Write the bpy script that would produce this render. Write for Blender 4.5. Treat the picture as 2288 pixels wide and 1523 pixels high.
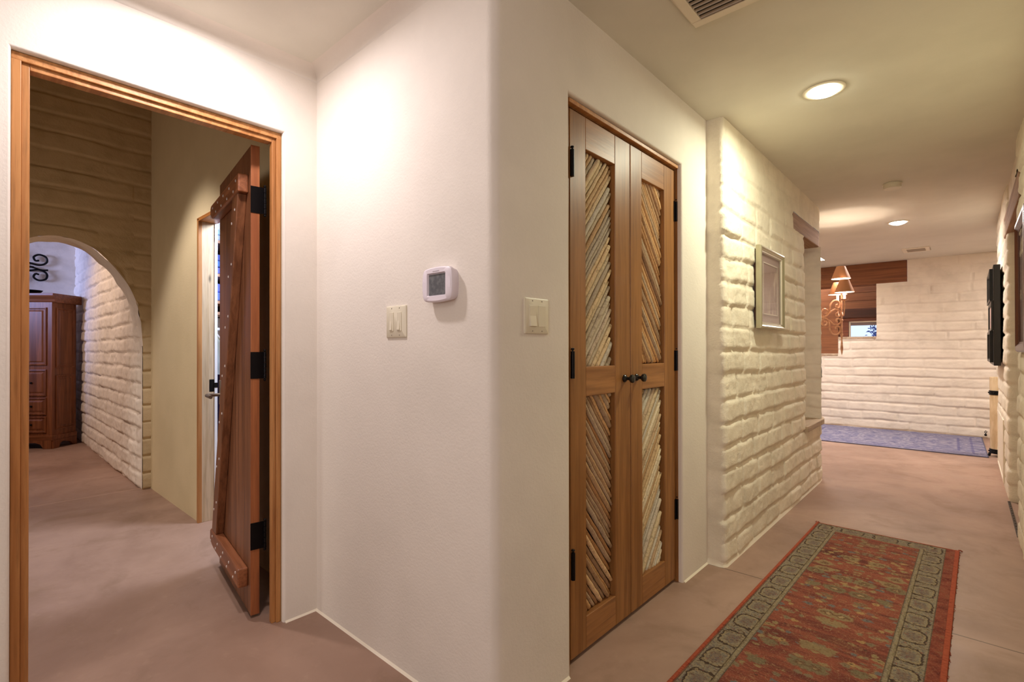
import bpy, bmesh, math, random
import numpy as np
from mathutils import Matrix, Vector

for o in list(bpy.data.objects):
    bpy.data.objects.remove(o)
SC = bpy.context.scene
COL = SC.collection
PI = math.pi

# ------------------------------------------------------------------ camera
F_PX, YAW, PITCH, ROLL, SHIFT = 1121.746, 0.735995663, 4.63108639e-03, -1.69428409e-03, 13.18
_R = Vector((math.cos(YAW), math.sin(YAW), 0))
_F0 = Vector((-math.sin(YAW), math.cos(YAW), 0))
_Z = Vector((0, 0, 1))
_F = _F0 * math.cos(PITCH) + _Z * math.sin(PITCH)
_U0 = -_F0 * math.sin(PITCH) + _Z * math.cos(PITCH)
_RT = _R * math.cos(ROLL) + _U0 * math.sin(ROLL)
_UP = -_R * math.sin(ROLL) + _U0 * math.cos(ROLL)
cam_d = bpy.data.cameras.new('camera')
cam = bpy.data.objects.new('camera', cam_d)
COL.objects.link(cam)
mw = Matrix.Identity(4)
for i in range(3):
    mw[i][0] = _RT[i]; mw[i][1] = _UP[i]; mw[i][2] = -_F[i]
mw[0][3], mw[1][3], mw[2][3] = 0, 0, 1.16
cam.matrix_world = mw
cam_d.sensor_fit = 'HORIZONTAL'
cam_d.sensor_width = 36.0
cam_d.lens = F_PX / 2288.0 * 36.0
cam_d.shift_y = SHIFT / 2288.0
cam_d.clip_start = 0.02
cam_d.clip_end = 200
SC.camera = cam

# ------------------------------------------------------------------ world, lights, exposure
SC.view_settings.view_transform = 'Standard'
SC.view_settings.look = 'None'
SC.view_settings.exposure = 0.0
SC.view_settings.gamma = 1.0
SC.view_settings.use_curve_mapping = False
SC.cycles.use_denoising = True
SC.cycles.max_bounces = 10
SC.cycles.diffuse_bounces = 6
SC.cycles.sample_clamp_indirect = 6.0
SC.cycles.caustics_reflective = False
SC.cycles.caustics_refractive = False
W = bpy.data.worlds.new('world'); SC.world = W; W.use_nodes = True
W.node_tree.nodes['Background'].inputs[0].default_value = (0.62, 0.76, 1.0, 1)
W.node_tree.nodes['Background'].inputs[1].default_value = 1.4

H = 2.402          # hall ceiling
def lamp(name, kind, loc, power, color, size=0.1, target=None, size_y=None, spread=None, spot=None, blend=0.6):
    d = bpy.data.lights.new(name, kind)
    d.energy = power; d.color = color
    if kind == 'AREA':
        d.shape = 'RECTANGLE' if size_y else 'DISK'
        d.size = size
        if size_y: d.size_y = size_y
        if spread: d.spread = spread
    elif kind == 'SPOT':
        d.shadow_soft_size = size; d.spot_size = spot; d.spot_blend = blend
    else:
        d.shadow_soft_size = size
    o = bpy.data.objects.new(name, d); COL.objects.link(o)
    o.location = loc
    tgt = Vector(target) if target else Vector(loc) - Vector((0, 0, 1))
    o.rotation_euler = (tgt - Vector(loc)).to_track_quat('-Z', 'Y').to_euler()
    return o
# hall can beside the left door (just above the frame), unseen fill lamp added behind the camera, hall cans, foyer
lamp('door_can_glow', 'AREA', (-1.80, 0.52, 2.375), 14, (1.0, 0.905, 0.93), 0.13)
lamp('entry_fill', 'POINT', (-0.45, -0.5, 2.08), 13, (1.0, 0.91, 0.93), 0.07)
lamp('vestibule_spot_fill', 'SPOT', (-3.75, 0.32, 3.05), 130, (1.0, 0.90, 0.86), 0.05, target=(-3.8, 0.50, 0.0), spot=1.45, blend=0.45)  # no fitting here; spot added to light the vestibule wall and floor
lamp('back_room_fill', 'AREA', (1.2, -3.6, 1.5), 48, (1.0, 0.96, 0.97), 1.8, target=(0.2, 0.5, 1.2), size_y=1.6)  # no window there; panel added as soft fill from behind the camera
lamp('hall_can_glow', 'AREA', (-0.50, 2.79, 2.362), 16, (0.985, 0.98, 0.75), 0.13)
lamp('foyer_can_glow', 'AREA', (-0.494, 6.2, 2.365), 30, (1.0, 0.91, 0.86), 0.13)
lamp('foyer_skylight', 'AREA', (-1.9, 7.75, 2.9), 90, (0.98, 0.90, 0.90), 0.8, size_y=0.9)
lamp('foyer_can_glow', 'AREA', (1.4, 7.9, 2.365), 34, (1.0, 0.91, 0.87), 0.13)
lamp('alcove_fill', 'AREA', (-1.9, 9.30, 2.39), 9, (1.0, 0.86, 0.72), 0.2)  # unseen lamp added to brighten the boards inside the far opening
lamp('bedroom_can_glow', 'SPOT', (-6.5, -0.9, 3.2), 230, (1.0, 0.75, 0.62), 0.05, target=(-6.7, 1.0, 1.1), spot=1.3, blend=0.9)
lamp('bedroom_daylight', 'AREA', (-7.9, -2.4, 2.2), 20, (0.42, 0.50, 1.0), 1.0, target=(-8.87, 0.9, 2.1), size_y=0.8, spread=1.1)
lamp('closet_daylight', 'AREA', (-3.15, 1.75, 2.3), 45, (0.72, 0.80, 1.0), 0.4, target=(-4.6, 1.35, 1.2))
lamp('vestibule_low_fill', 'AREA', (-3.7, -2.9, 0.9), 8, (1.0, 0.90, 0.82), 1.0, target=(-4.0, 1.0, 0.6), size_y=1.2, spread=1.6)  # unseen fill panel added to lift the lower vestibule walls

# ------------------------------------------------------------------ node helpers
def lin(r, g, b):
    f = lambda c: (c / 255 / 12.92) if c / 255 <= 0.04045 else ((c / 255 + 0.055) / 1.055) ** 2.4
    return (f(r), f(g), f(b), 1.0)

class NT:
    def __init__(s, name, rough=0.7, spec=0.35):
        s.m = bpy.data.materials.new(name); s.m.use_nodes = True
        s.t = s.m.node_tree; s.n = s.t.nodes; s.l = s.t.links
        s.b = s.n['Principled BSDF']
        s.b.inputs['Roughness'].default_value = rough
        s.b.inputs['Specular IOR Level'].default_value = spec
        s._co = None
    def put(s, sock, v):
        if hasattr(v, 'is_linked'): s.l.new(v, sock)
        elif isinstance(v, (tuple, list)) and sock.type == 'RGBA': sock.default_value = tuple(v) if len(v) == 4 else tuple(v) + (1,)
        elif isinstance(v, (tuple, list)): sock.default_value = tuple(v)[:3]
        else: sock.default_value = v
    def co(s):
        if s._co is None: s._co = s.n.new('ShaderNodeTexCoord')
        return s._co.outputs['Object']
    def math(s, op, a, b=0.0, c=None, clamp=False):
        n = s.n.new('ShaderNodeMath'); n.operation = op; n.use_clamp = clamp
        s.put(n.inputs[0], a); s.put(n.inputs[1], b)
        if c is not None: s.put(n.inputs[2], c)
        return n.outputs[0]
    def xyz(s, v=None):
        n = s.n.new('ShaderNodeSeparateXYZ'); s.put(n.inputs[0], v if v is not None else s.co()); return n.outputs
    def vec(s, x, y, z=0.0):
        n = s.n.new('ShaderNodeCombineXYZ')
        for i, v in enumerate((x, y, z)): s.put(n.inputs[i], v)
        return n.outputs[0]
    def scale(s, v, sc):
        n = s.n.new('ShaderNodeMapping'); s.put(n.inputs[0], v); n.inputs['Scale'].default_value = sc; return n.outputs[0]
    def noise(s, v=None, sc=5.0, detail=4.0, rough=0.55, dist=0.0):
        n = s.n.new('ShaderNodeTexNoise'); s.put(n.inputs['Vector'], v if v is not None else s.co())
        n.inputs['Scale'].default_value = sc; n.inputs['Detail'].default_value = detail
        n.inputs['Roughness'].default_value = rough; n.inputs['Distortion'].default_value = dist
        return n.outputs['Fac']
    def voro(s, v, sc, feature='F1', rnd=1.0, out='Distance'):
        n = s.n.new('ShaderNodeTexVoronoi'); s.put(n.inputs['Vector'], v); n.feature = feature
        n.inputs['Scale'].default_value = sc; n.inputs['Randomness'].default_value = rnd
        return n.outputs[out]
    def ramp(s, fac, stops, mode='LINEAR'):
        n = s.n.new('ShaderNodeValToRGB'); s.put(n.inputs[0], fac); cr = n.color_ramp; cr.interpolation = mode
        while len(cr.elements) < len(stops): cr.elements.new(0.5)
        for e, (p, c) in zip(cr.elements, stops):
            e.position = p; e.color = c if isinstance(c, tuple) else (c, c, c, 1)
        return n.outputs[0]
    def step(s, v, a, b):
        n = s.n.new('ShaderNodeMapRange'); n.interpolation_type = 'SMOOTHSTEP'; n.clamp = True
        s.put(n.inputs[0], v); n.inputs[1].default_value = a; n.inputs[2].default_value = b
        return n.outputs[0]
    def mix(s, f, a, b, mode='MIX'):
        n = s.n.new('ShaderNodeMix'); n.data_type = 'RGBA'; n.blend_type = mode
        s.put(n.inputs[0], f); s.put(n.inputs[6], a); s.put(n.inputs[7], b)
        return n.outputs[2]
    def bump(s, h, strength=0.2, dist=0.01):
        n = s.n.new('ShaderNodeBump'); n.inputs['Strength'].default_value = strength; n.inputs['Distance'].default_value = dist
        s.put(n.inputs['Height'], h); s.l.new(n.outputs[0], s.b.inputs['Normal'])
    def color(s, v): s.put(s.b.inputs['Base Color'], v)
    def rough(s, v): s.put(s.b.inputs['Roughness'], v)

def plain(name, rgb, rough=0.6, metal=0.0, spec=0.4, emit=None, strength=0.0):
    t = NT(name, rough, spec); t.color(lin(*rgb)); t.b.inputs['Metallic'].default_value = metal
    if emit:
        t.b.inputs['Emission Color'].default_value = emit + (1,) if len(emit) == 3 else emit
        t.b.inputs['Emission Strength'].default_value = strength
    return t.m

def stucco(name, rgb, bump=0.25, var=8):
    t = NT(name, 0.82, 0.25)
    c1 = lin(*rgb); c2 = lin(*[max(0, c - var) for c in rgb])
    t.color(t.mix(t.step(t.noise(None, 2.2, 5), 0.35, 0.7), c1, c2))
    h = t.math('ADD', t.noise(None, 120, 3), t.math('MULTIPLY', t.noise(None, 70, 2), 0.6))
    t.bump(h, bump, 0.006)
    return t.m

def adobe_mat(name, rgb, bump=0.6):
    t = NT(name, 0.85, 0.2)
    c1 = lin(*rgb); c2 = lin(*[max(0, c - 14) for c in rgb])
    t.color(t.mix(t.step(t.noise(None, 6, 5), 0.4, 0.72), c1, c2))
    h = t.math('ADD', t.noise(None, 90, 4, 0.7), t.math('MULTIPLY', t.noise(None, 32, 3), 0.9))
    t.bump(h, bump, 0.008)
    return t.m

def wood(name, c1, c2, axis='Z', rough=0.45, sc=1.0, knots=False, bump=0.08, dark=None):
    t = NT(name, rough, 0.4)
    k = {'Z': (28, 28, 1.3), 'X': (1.3, 28, 28), 'Y': (28, 1.3, 28)}[axis]
    v = t.scale(t.co(), tuple(a * sc for a in k))
    g1 = t.noise(v, 1.0, 5, 0.6, 0.6)
    v2 = t.scale(t.co(), tuple(a * sc * 4 for a in k))
    g2 = t.noise(v2, 1.0, 3, 0.6, 0.2)
    col = t.mix(t.step(g1, 0.32, 0.68), lin(*c1), lin(*c2))
    col = t.mix(t.math('MULTIPLY', t.step(g2, 0.45, 0.75), 0.35), col, lin(*[int(c * 0.62) for c in c2]))
    if knots:
        kv = {'Z': (9, 9, 3), 'X': (3, 9, 9), 'Y': (9, 3, 9)}[axis]
        d = t.voro(t.scale(t.co(), kv), 1.0)
        col = t.mix(t.math('SUBTRACT', 1.0, t.step(d, 0.03, 0.13)), col, lin(*[int(c * 0.42) for c in c2]))
    t.color(col)
    t.bump(g2, bump, 0.004)
    return t.m

M = {}
M['stucco'] = stucco('cream_plaster', (230, 222, 211), 0.14)
M['ceiling'] = stucco('ceiling_plaster', (222, 218, 205), 0.06, 8)
M['adobe'] = adobe_mat('cream_adobe_paint', (238, 228, 208), 0.42)
M['adobe_soft'] = adobe_mat('white_adobe_paint', (236, 225, 209), 0.22)
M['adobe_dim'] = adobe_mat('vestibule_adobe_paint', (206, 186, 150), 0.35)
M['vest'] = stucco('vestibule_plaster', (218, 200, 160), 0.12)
M['cream'] = plain('cream_trim_paint', (232, 222, 202), 0.6)
M['fir'] = wood('fir_door_wood', (160, 110, 60), (132, 86, 42), 'Z', 0.42)
M['fir_h'] = wood('fir_rail_wood', (172, 120, 70), (140, 92, 50), 'Y', 0.42)
M['fir_x'] = wood('fir_rail_wood_across', (172, 120, 70), (140, 92, 50), 'X', 0.42)
M['pine'] = wood('pine_jamb_wood', (190, 136, 82), (166, 110, 60), 'Z', 0.42, knots=True)
M['lit_pine'] = wood('lit_pine_jamb', (208, 186, 154), (186, 160, 124), 'Z', 0.5, knots=True)  # jamb pine paled so its colour carries the closet light
M['pine_y'] = wood('pine_head_wood', (196, 142, 88), (168, 112, 62), 'Y', 0.42)
M['plank'] = wood('red_plank_wood', (140, 90, 58), (106, 64, 38), 'Z', 0.45)
M['plank_x'] = wood('red_batten_wood', (158, 98, 62), (122, 70, 40), 'X', 0.45)
M['plank_edge'] = wood('red_plank_edge_wood', (168, 102, 60), (142, 80, 46), 'Z', 0.45)
M['armoire'] = wood('armoire_wood', (146, 90, 54), (110, 64, 36), 'Z', 0.4)
M['armoire_x'] = wood('armoire_rail_wood', (146, 90, 54), (110, 64, 36), 'X', 0.4)
M['beam'] = wood('weathered_beam_wood', (178, 142, 114), (146, 110, 84), 'Y', 0.8, 0.8, bump=0.3)
M['beam_x'] = wood('brown_lintel_wood', (140, 88, 54), (118, 70, 42), 'X', 0.7, 0.6)
M['brown_board'] = wood('brown_board_wood', (150, 98, 64), (126, 78, 50), 'X', 0.6, 0.6)
M['dark_beam'] = wood('dark_beam_wood', (84, 46, 32), (62, 34, 24), 'X', 0.6, 0.6)
M['sill'] = wood('sill_wood', (196, 174, 148), (168, 146, 122), 'Y', 0.6, 0.8)
M['white_edge'] = plain('white_paint', (236, 238, 242), 0.5)
M['iron'] = plain('black_iron', (22, 21, 22), 0.45, 0.6)
M['hinge'] = plain('black_hinge_steel', (24, 22, 24), 0.32, 0.7)
M['steel'] = plain('brushed_nickel', (150, 140, 128), 0.35, 0.9)
M['nail'] = plain('nail_heads', (206, 196, 190), 0.35, 0.3)
M['black'] = plain('black_void', (6, 5, 5), 0.9)
M['knob'] = plain('black_glazed_knob', (20, 20, 19), 0.12, 0.0, 0.6)

def floor_mat():
    t = NT('stained_concrete', 0.5, 0.4)
    a = t.noise(None, 0.9, 6, 0.6, 0.8); b = t.noise(None, 3.2, 6, 0.65, 0.5); c = t.noise(None, 14, 4, 0.7)
    col = t.mix(t.step(a, 0.35, 0.68), lin(170, 140, 122), lin(146, 117, 100))
    col = t.mix(t.math('MULTIPLY', t.step(b, 0.5, 0.72), 0.42), col, lin(128, 102, 80))
    col = t.mix(t.math('MULTIPLY', t.step(c, 0.55, 0.8), 0.25), col, lin(192, 164, 140))
    x = t.xyz()
    w = t.math('MULTIPLY', t.math('SUBTRACT', t.noise(None, 1.5, 2), 0.5), 0.02)
    d = t.math('ABSOLUTE', t.math('SUBTRACT', t.math('ADD', x[1], w), 2.722))
    inhall = t.math('GREATER_THAN', x[0], -1.05)
    line = t.math('MULTIPLY', t.math('SUBTRACT', 1.0, t.step(d, 0.0022, 0.0045)), inhall)
    col = t.mix(t.math('MULTIPLY', line, 0.8), col, lin(74, 56, 44))
    d2 = t.math('ABSOLUTE', t.math('ADD', x[0], 5.14))
    line2 = t.math('SUBTRACT', 1.0, t.step(d2, 0.003, 0.006))
    col = t.mix(t.math('MULTIPLY', line2, 0.6), col, lin(214, 180, 158))  # joint near the arch, its reflection painted as a paler line
    t.color(col)
    t.rough(t.ramp(b, [(0.3, 0.36), (0.75, 0.58)]))
    t.bump(t.math('SUBTRACT', t.math('MULTIPLY', c, 0.25), t.math('ADD', line, line2)), 0.12, 0.004)
    return t.m
M['floor'] = floor_mat()

# ------------------------------------------------------------------ mesh helpers
class MB:
    def __init__(s): s.v = []; s.f = []
    def add(s, vs, fs, mat=None):
        n = len(s.v)
        for p in vs:
            p = Vector(p)
            s.v.append(tuple(mat @ p if mat is not None else p))
        s.f += [tuple(i + n for i in f) for f in fs]
        return s
    def box(s, a, b, mat=None):
        x0, x1 = sorted((a[0], b[0])); y0, y1 = sorted((a[1], b[1])); z0, z1 = sorted((a[2], b[2]))
        vs = [(x0, y0, z0), (x1, y0, z0), (x1, y1, z0), (x0, y1, z0), (x0, y0, z1), (x1, y0, z1), (x1, y1, z1), (x0, y1, z1)]
        fs = [(0, 3, 2, 1), (4, 5, 6, 7), (0, 1, 5, 4), (1, 2, 6, 5), (2, 3, 7, 6), (3, 0, 4, 7)]
        return s.add(vs, fs, mat)
    def prism(s, poly, axis, a, b, mat=None):
        # poly: 2D points, extruded along axis from a to b
        def P(p, t):
            return {'X': (t, p[0], p[1]), 'Y': (p[0], t, p[1]), 'Z': (p[0], p[1], t)}[axis]
        n = len(poly)
        vs = [P(p, a) for p in poly] + [P(p, b) for p in poly]
        fs = [tuple(reversed(range(n))), tuple(range(n, 2 * n))]
        fs += [(i, (i + 1) % n, n + (i + 1) % n, n + i) for i in range(n)]
        return s.add(vs, fs, mat)
    def lathe(s, prof, seg=24, mat=None, axis='Z', cap=True):
        vs, fs = [], []
        n = len(prof)
        for k in range(seg):
            a = 2 * PI * k / seg
            for r, z in prof:
                c, d = r * math.cos(a), r * math.sin(a)
                vs.append({'Z': (c, d, z), 'Y': (c, z, d), 'X': (z, c, d)}[axis])
        for k in range(seg):
            k2 = (k + 1) % seg
            for i in range(n - 1):
                fs.append((k * n + i, k2 * n + i, k2 * n + i + 1, k * n + i + 1))
        if cap:
            if prof[0][0] > 1e-6: fs.append(tuple(k * n for k in reversed(range(seg))))
            if prof[-1][0] > 1e-6: fs.append(tuple(k * n + n - 1 for k in range(seg)))
        return s.add(vs, fs, mat)
    def tube(s, pts, r, seg=8, mat=None, taper=None, cap=True):
        pts = [Vector(p) for p in pts]
        vs, fs = [], []
        prev = None
        n = len(pts)
        for i, p in enumerate(pts):
            t = (pts[min(i + 1, n - 1)] - pts[max(i - 1, 0)]).normalized()
            if prev is None:
                u = t.orthogonal().normalized()
            else:
                u = (prev - t * prev.dot(t)).normalized()
            prev = u
            w = t.cross(u)
            rr = r * (taper[i] if taper else 1)
            for k in range(seg):
                a = 2 * PI * k / seg
                vs.append(p + u * (rr * math.cos(a)) + w * (rr * math.sin(a)))
        for i in range(n - 1):
            for k in range(seg):
                k2 = (k + 1) % seg
                fs.append((i * seg + k, i * seg + k2, (i + 1) * seg + k2, (i + 1) * seg + k))
        if cap:
            fs.append(tuple(reversed(range(seg)))); fs.append(tuple((n - 1) * seg + k for k in range(seg)))
        return s.add(vs, fs, mat)
    def ball(s, c, r, seg=10, rings=6, sq=(1, 1, 1), mat=None):
        prof = [(max(1e-5, r * math.sin(PI * i / rings)), -r * math.cos(PI * i / rings)) for i in range(rings + 1)]
        m = Matrix.Translation(c) @ Matrix.Diagonal((sq[0], sq[1], sq[2], 1))
        return s.lathe(prof, seg, (mat @ m) if mat is not None else m, cap=False)
    def build(s, name, mat, parent=None, bevel=0.0, smooth=False, seg=2):
        me = bpy.data.meshes.new(name)
        me.from_pydata(s.v, [], s.f)
        bm = bmesh.new(); bm.from_mesh(me)
        bmesh.ops.remove_doubles(bm, verts=bm.verts, dist=1e-6)
        bmesh.ops.recalc_face_normals(bm, faces=bm.faces)
        bm.to_mesh(me); bm.free()
        me.materials.append(mat)
        if smooth:
            me.shade_smooth()
            try: me.set_sharp_from_angle(angle=math.radians(38))
            except Exception: pass
        o = bpy.data.objects.new(name, me); COL.objects.link(o)
        if parent: o.parent = parent
        if bevel:
            b = o.modifiers.new('bevel', 'BEVEL'); b.width = bevel; b.segments = seg; b.limit_method = 'ANGLE'; b.angle_limit = math.radians(40)
        return o

def tag(o, label=None, cat=None, group=None, kind=None):
    if label: o['label'] = label
    if cat: o['category'] = cat
    if group: o['group'] = group
    if kind: o['kind'] = kind
    return o
def thing(name, label, cat, loc=(0, 0, 0), rotz=0.0, group=None, kind=None):
    o = bpy.data.objects.new(name, None); COL.objects.link(o)
    o.empty_display_size = 0.1
    o.location = loc; o.rotation_euler = (0, 0, rotz)
    return tag(o, label, cat, group, kind)
def copy_tree(o, parent=None):
    c = o.copy(); COL.objects.link(c)
    if parent: c.parent = parent
    for ch in list(o.children): copy_tree(ch, c)
    return c
def struct(mb, name, mat, label, cat, parent=None, **kw):
    return tag(mb.build(name, mat, parent, **kw), label, cat, kind='structure')

# ------------------------------------------------------------------ noise for adobe relief
def _hash(a, b, seed):
    x = np.sin(a * 127.1 + b * 311.7 + seed * 74.7) * 43758.5453
    return x - np.floor(x)
def vnoise(x, y, seed=0):
    xi, yi = np.floor(x), np.floor(y); fx, fy = x - xi, y - yi
    fx = fx * fx * (3 - 2 * fx); fy = fy * fy * (3 - 2 * fy)
    a = _hash(xi, yi, seed); b = _hash(xi + 1, yi, seed); c = _hash(xi, yi + 1, seed); d = _hash(xi + 1, yi + 1, seed)
    return (a * (1 - fx) + b * fx) * (1 - fy) + (c * (1 - fx) + d * fx) * fy
def fbm(x, y, seed=0, o=3):
    t = 0; a = 0.5
    for i in range(o):
        t = t + a * vnoise(x * 2 ** i, y * 2 ** i, seed + i * 13); a *= 0.5
    return t
def adobe_h(s, z, seed=1, rh=0.127, amp=0.014, L=0.34, vj=0.5, rough=1.0):
    """relief in metres: rounded blocks between struck joints"""
    zz = z + 0.022 * (vnoise(s * 2.6, np.floor(z / rh) * 3.1, seed) - 0.5) + 0.010 * (vnoise(s * 9, z * 3, seed + 5) - 0.5)
    k = np.floor(zz / rh); fz = zz - k * rh
    dz = np.minimum(fz, rh - fz)
    off = _hash(k, k * 0 + 3.3, seed) * L
    ss = s + off + 0.05 * (vnoise(s * 1.7, k * 5.3, seed + 9) - 0.5) + 0.010 * (vnoise(s * 6, z * 14, seed + 2) - 0.5)
    j = np.floor(ss / L); fs = ss - j * L
    ds = np.minimum(fs, L - fs)
    wv = _hash(j, k, seed + 17)
    jw = 0.009 + 0.006 * vnoise(s * 7, k * 2.0, seed + 31)
    hz = 1 - np.exp(-(dz / jw) ** 2.2)
    hv = 1 - np.exp(-(ds / 0.008) ** 2)
    top = np.clip((fz / rh - 0.5), -0.5, 0.5)
    deep = 0.50 + 0.7 * vnoise(s * 2.3, k * 1.7, seed + 40)
    chip = np.clip(fbm(s * 11, z * 13, seed + 50, 3) - 0.52, 0, 1) * 2.2
    h = amp * deep * hz - amp * vj * (0.35 + wv) * (1 - hv) * hz
    h = h + amp * 0.50 * (_hash(j, k, seed + 3) - 0.5) * hz - amp * 0.35 * top * hz * (0.4 + _hash(j, k, seed + 8))
    h = h + amp * 0.4 * (fs / L - 0.5) * (_hash(j, k, seed + 60) - 0.5) * hz
    h = h - rough * amp * 0.55 * chip
    h = h + rough * amp * 0.45 * (fbm(s * 13, z * 17, seed + 20, 3) - 0.44) + rough * amp * 0.50 * (fbm(s * 42, z * 46, seed + 22, 3) - 0.42)
    return h

def smooth_path(pts, radii, step):
    """polyline with rounded corners -> dense (x, y, s) plus left normals"""
    P = [Vector((p[0], p[1])) for p in pts]
    out = [P[0]]
    for i in range(1, len(P) - 1):
        r = radii[i]
        a = (P[i - 1] - P[i]).normalized(); b = (P[i + 1] - P[i]).normalized()
        ang = a.angle(b)
        d = r / math.tan(ang / 2)
        p0, p1 = P[i] + a * d, P[i] + b * d
        c = P[i] + (a + b).normalized() * (r / math.sin(ang / 2))
        n = max(4, int(r * (PI - ang) / step))
        a0 = math.atan2((p0 - c).y, (p0 - c).x); a1 = math.atan2((p1 - c).y, (p1 - c).x)
        da = (a1 - a0 + PI) % (2 * PI) - PI
        for k in range(n + 1):
            t = a0 + da * k / n
            out.append(c + Vector((math.cos(t), math.sin(t))) * r)
    out.append(P[-1])
    # resample
    xs = np.array([p.x for p in out]); ys = np.array([p.y for p in out])
    d = np.concatenate([[0], np.cumsum(np.hypot(np.diff(xs), np.diff(ys)))])
    keep = np.concatenate([[True], np.diff(d) > 1e-7])
    return xs[keep], ys[keep], d[keep]

def adobe_wall(name, pts, radii, z0, z1, mat, side=1, step=0.016, zstep=None, holes=(), breaks=(), zbreaks=(), zbot=None, label=None, cat='wall', parent=None, fade=None, **kw):
    """relief wall along a plan path; side +1 puts the relief on the left of travel. holes: (s0,s1,za,zb)."""
    xs, ys, d = smooth_path(pts, radii, step)
    n = int(d[-1] / step) + 1
    S = np.linspace(0, d[-1], n)
    S = np.unique(np.round(np.concatenate([S, d[:1], d[-1:]] + [[h[0], h[1]] for h in holes] + [list(breaks)]), 5))
    zs = zstep or step * 0.8
    Zs = np.linspace(z0, z1, int((z1 - z0) / zs) + 2)
    Zs = np.unique(np.round(np.concatenate([Zs] + [[h[2], h[3]] for h in holes] + [list(zbreaks)]), 5))
    Zs = Zs[(Zs >= z0 - 1e-6) & (Zs <= z1 + 1e-6)]
    X = np.interp(S, d, xs); Y = np.interp(S, d, ys)
    e = 0.004
    tx = np.interp(np.minimum(S + e, d[-1]), d, xs) - np.interp(np.maximum(S - e, 0), d, xs)
    ty = np.interp(np.minimum(S + e, d[-1]), d, ys) - np.interp(np.maximum(S - e, 0), d, ys)
    ln = np.hypot(tx, ty); nx, ny = -ty / ln * side, tx / ln * side
    SS, ZZ = np.meshgrid(S, Zs, indexing='ij')
    Hh = adobe_h(SS, ZZ, **kw)
    if fade is not None: Hh = Hh * fade(SS, ZZ)
    VX = X[:, None] + nx[:, None] * Hh; VY = Y[:, None] + ny[:, None] * Hh
    V = np.stack([VX, VY, ZZ], -1).reshape(-1, 3)
    nz = len(Zs)
    F = []
    for i in range(len(S) - 1):
        sm = 0.5 * (S[i] + S[i + 1])
        hs = [h for h in holes if h[0] < sm < h[1]]
        for j in range(nz - 1):
            zm = 0.5 * (Zs[j] + Zs[j + 1])
            if any(h[2] < zm < h[3] for h in hs): continue
            a, b, c, e2 = i * nz + j, (i + 1) * nz + j, (i + 1) * nz + j + 1, i * nz + j + 1
            F.append((a, b, c, e2) if side < 0 else (a, e2, c, b))
    me = bpy.data.meshes.new(name); me.from_pydata(V.tolist(), [], F)
    me.materials.append(mat); me.shade_smooth()
    o = bpy.data.objects.new(name, me); COL.objects.link(o)
    if parent: o.parent = parent
    if label: tag(o, label, cat, kind='structure')
    return o

# ================================================================== ROOM SHELL
XA, XC, XD, XW, XR, YB, YF = -2.153, -1.047, -1.081, -0.962, 0.236, 1.077, 8.928
struct(MB().box((-10, -4.2, -0.1), (4, 11.5, 0)), 'floor', M['floor'], 'pinkish brown stained concrete floor running through all the rooms', 'floor')

# hall ceiling slabs (the foyer one leaves a rectangular skylight well open)
cb = MB()
cb.box((-2.30, -4.2, H), (4, 1.10, H + 0.12)).box((-1.30, 1.10, H), (4, 5.4, H + 0.12))
cb.box((-5.2, 5.4, H), (-2.25, 9.1, H + 0.12)).box((-1.47, 5.4, H), (4, 9.1, H + 0.12))
cb.box((-2.25, 5.4, H), (-1.47, 7.30, H + 0.12)).box((-2.25, 8.18, H), (-1.47, 9.1, H + 0.12))
struct(cb, 'ceiling', M['ceiling'], 'smooth cream plaster ceiling over the hall and foyer', 'ceiling')
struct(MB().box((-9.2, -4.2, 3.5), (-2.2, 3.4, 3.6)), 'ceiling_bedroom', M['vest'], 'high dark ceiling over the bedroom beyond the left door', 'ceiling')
sw = MB()
for a, b in (((-2.29, 7.26, H + .0), (-2.25, 8.22, 3.0)), ((-1.47, 7.26, H), (-1.43, 8.22, 3.0)), ((-2.29, 7.26, H), (-1.43, 7.30, 3.0)), ((-2.29, 8.18, H), (-1.43, 8.22, 3.0))):
    sw.box((a[0], a[1], H + 0.121), b)
struct(sw, 'trim_1', M['cream'], 'white skylight well in the foyer ceiling', 'skylight')

# ---- plaster wall faces with a hole, the hole and outer corner rounded
def holed_face(mb, P, w0, w1, h1, o0, o1, oz, depth):
    """P(a, d, z): a along the wall, d into the wall. Opening o0..o1 up to oz with reveals going depth deep."""
    q = lambda *pts: mb.add([P(*p) for p in pts], [tuple(range(len(pts)))])
    q((w0, 0, 0), (o0, 0, 0), (o0, 0, oz), (w0, 0, oz))
    q((o1, 0, 0), (w1, 0, 0), (w1, 0, oz), (o1, 0, oz))
    q((w0, 0, oz), (o0, 0, oz), (o0, 0, h1), (w0, 0, h1))
    q((o0, 0, oz), (o1, 0, oz), (o1, 0, h1), (o0, 0, h1))
    q((o1, 0, oz), (w1, 0, oz), (w1, 0, h1), (o1, 0, h1))
    q((o0, 0, 0), (o0, depth, 0), (o0, depth, oz), (o0, 0, oz))
    q((o1, 0, 0), (o1, depth, 0), (o1, depth, oz), (o1, 0, oz))
    q((o0, 0, oz), (o0, depth, oz), (o1, depth, oz), (o1, 0, oz))

def bevel_edges(o, test, width, seg=5):
    bm = bmesh.new(); bm.from_mesh(o.data)
    bmesh.ops.recalc_face_normals(bm, faces=bm.faces)
    ed = [e for e in bm.edges if len(e.link_faces) == 2 and e.calc_face_angle(0) > 0.6 and test((e.verts[0].co + e.verts[1].co) / 2)]
    bmesh.ops.bevel(bm, geom=ed, offset=width, segments=seg, profile=0.5, affect='EDGES')
    bm.to_mesh(o.data); bm.free()
    o.data.shade_smooth()
    try: o.data.set_sharp_from_angle(angle=math.radians(30))
    except Exception: pass

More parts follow.
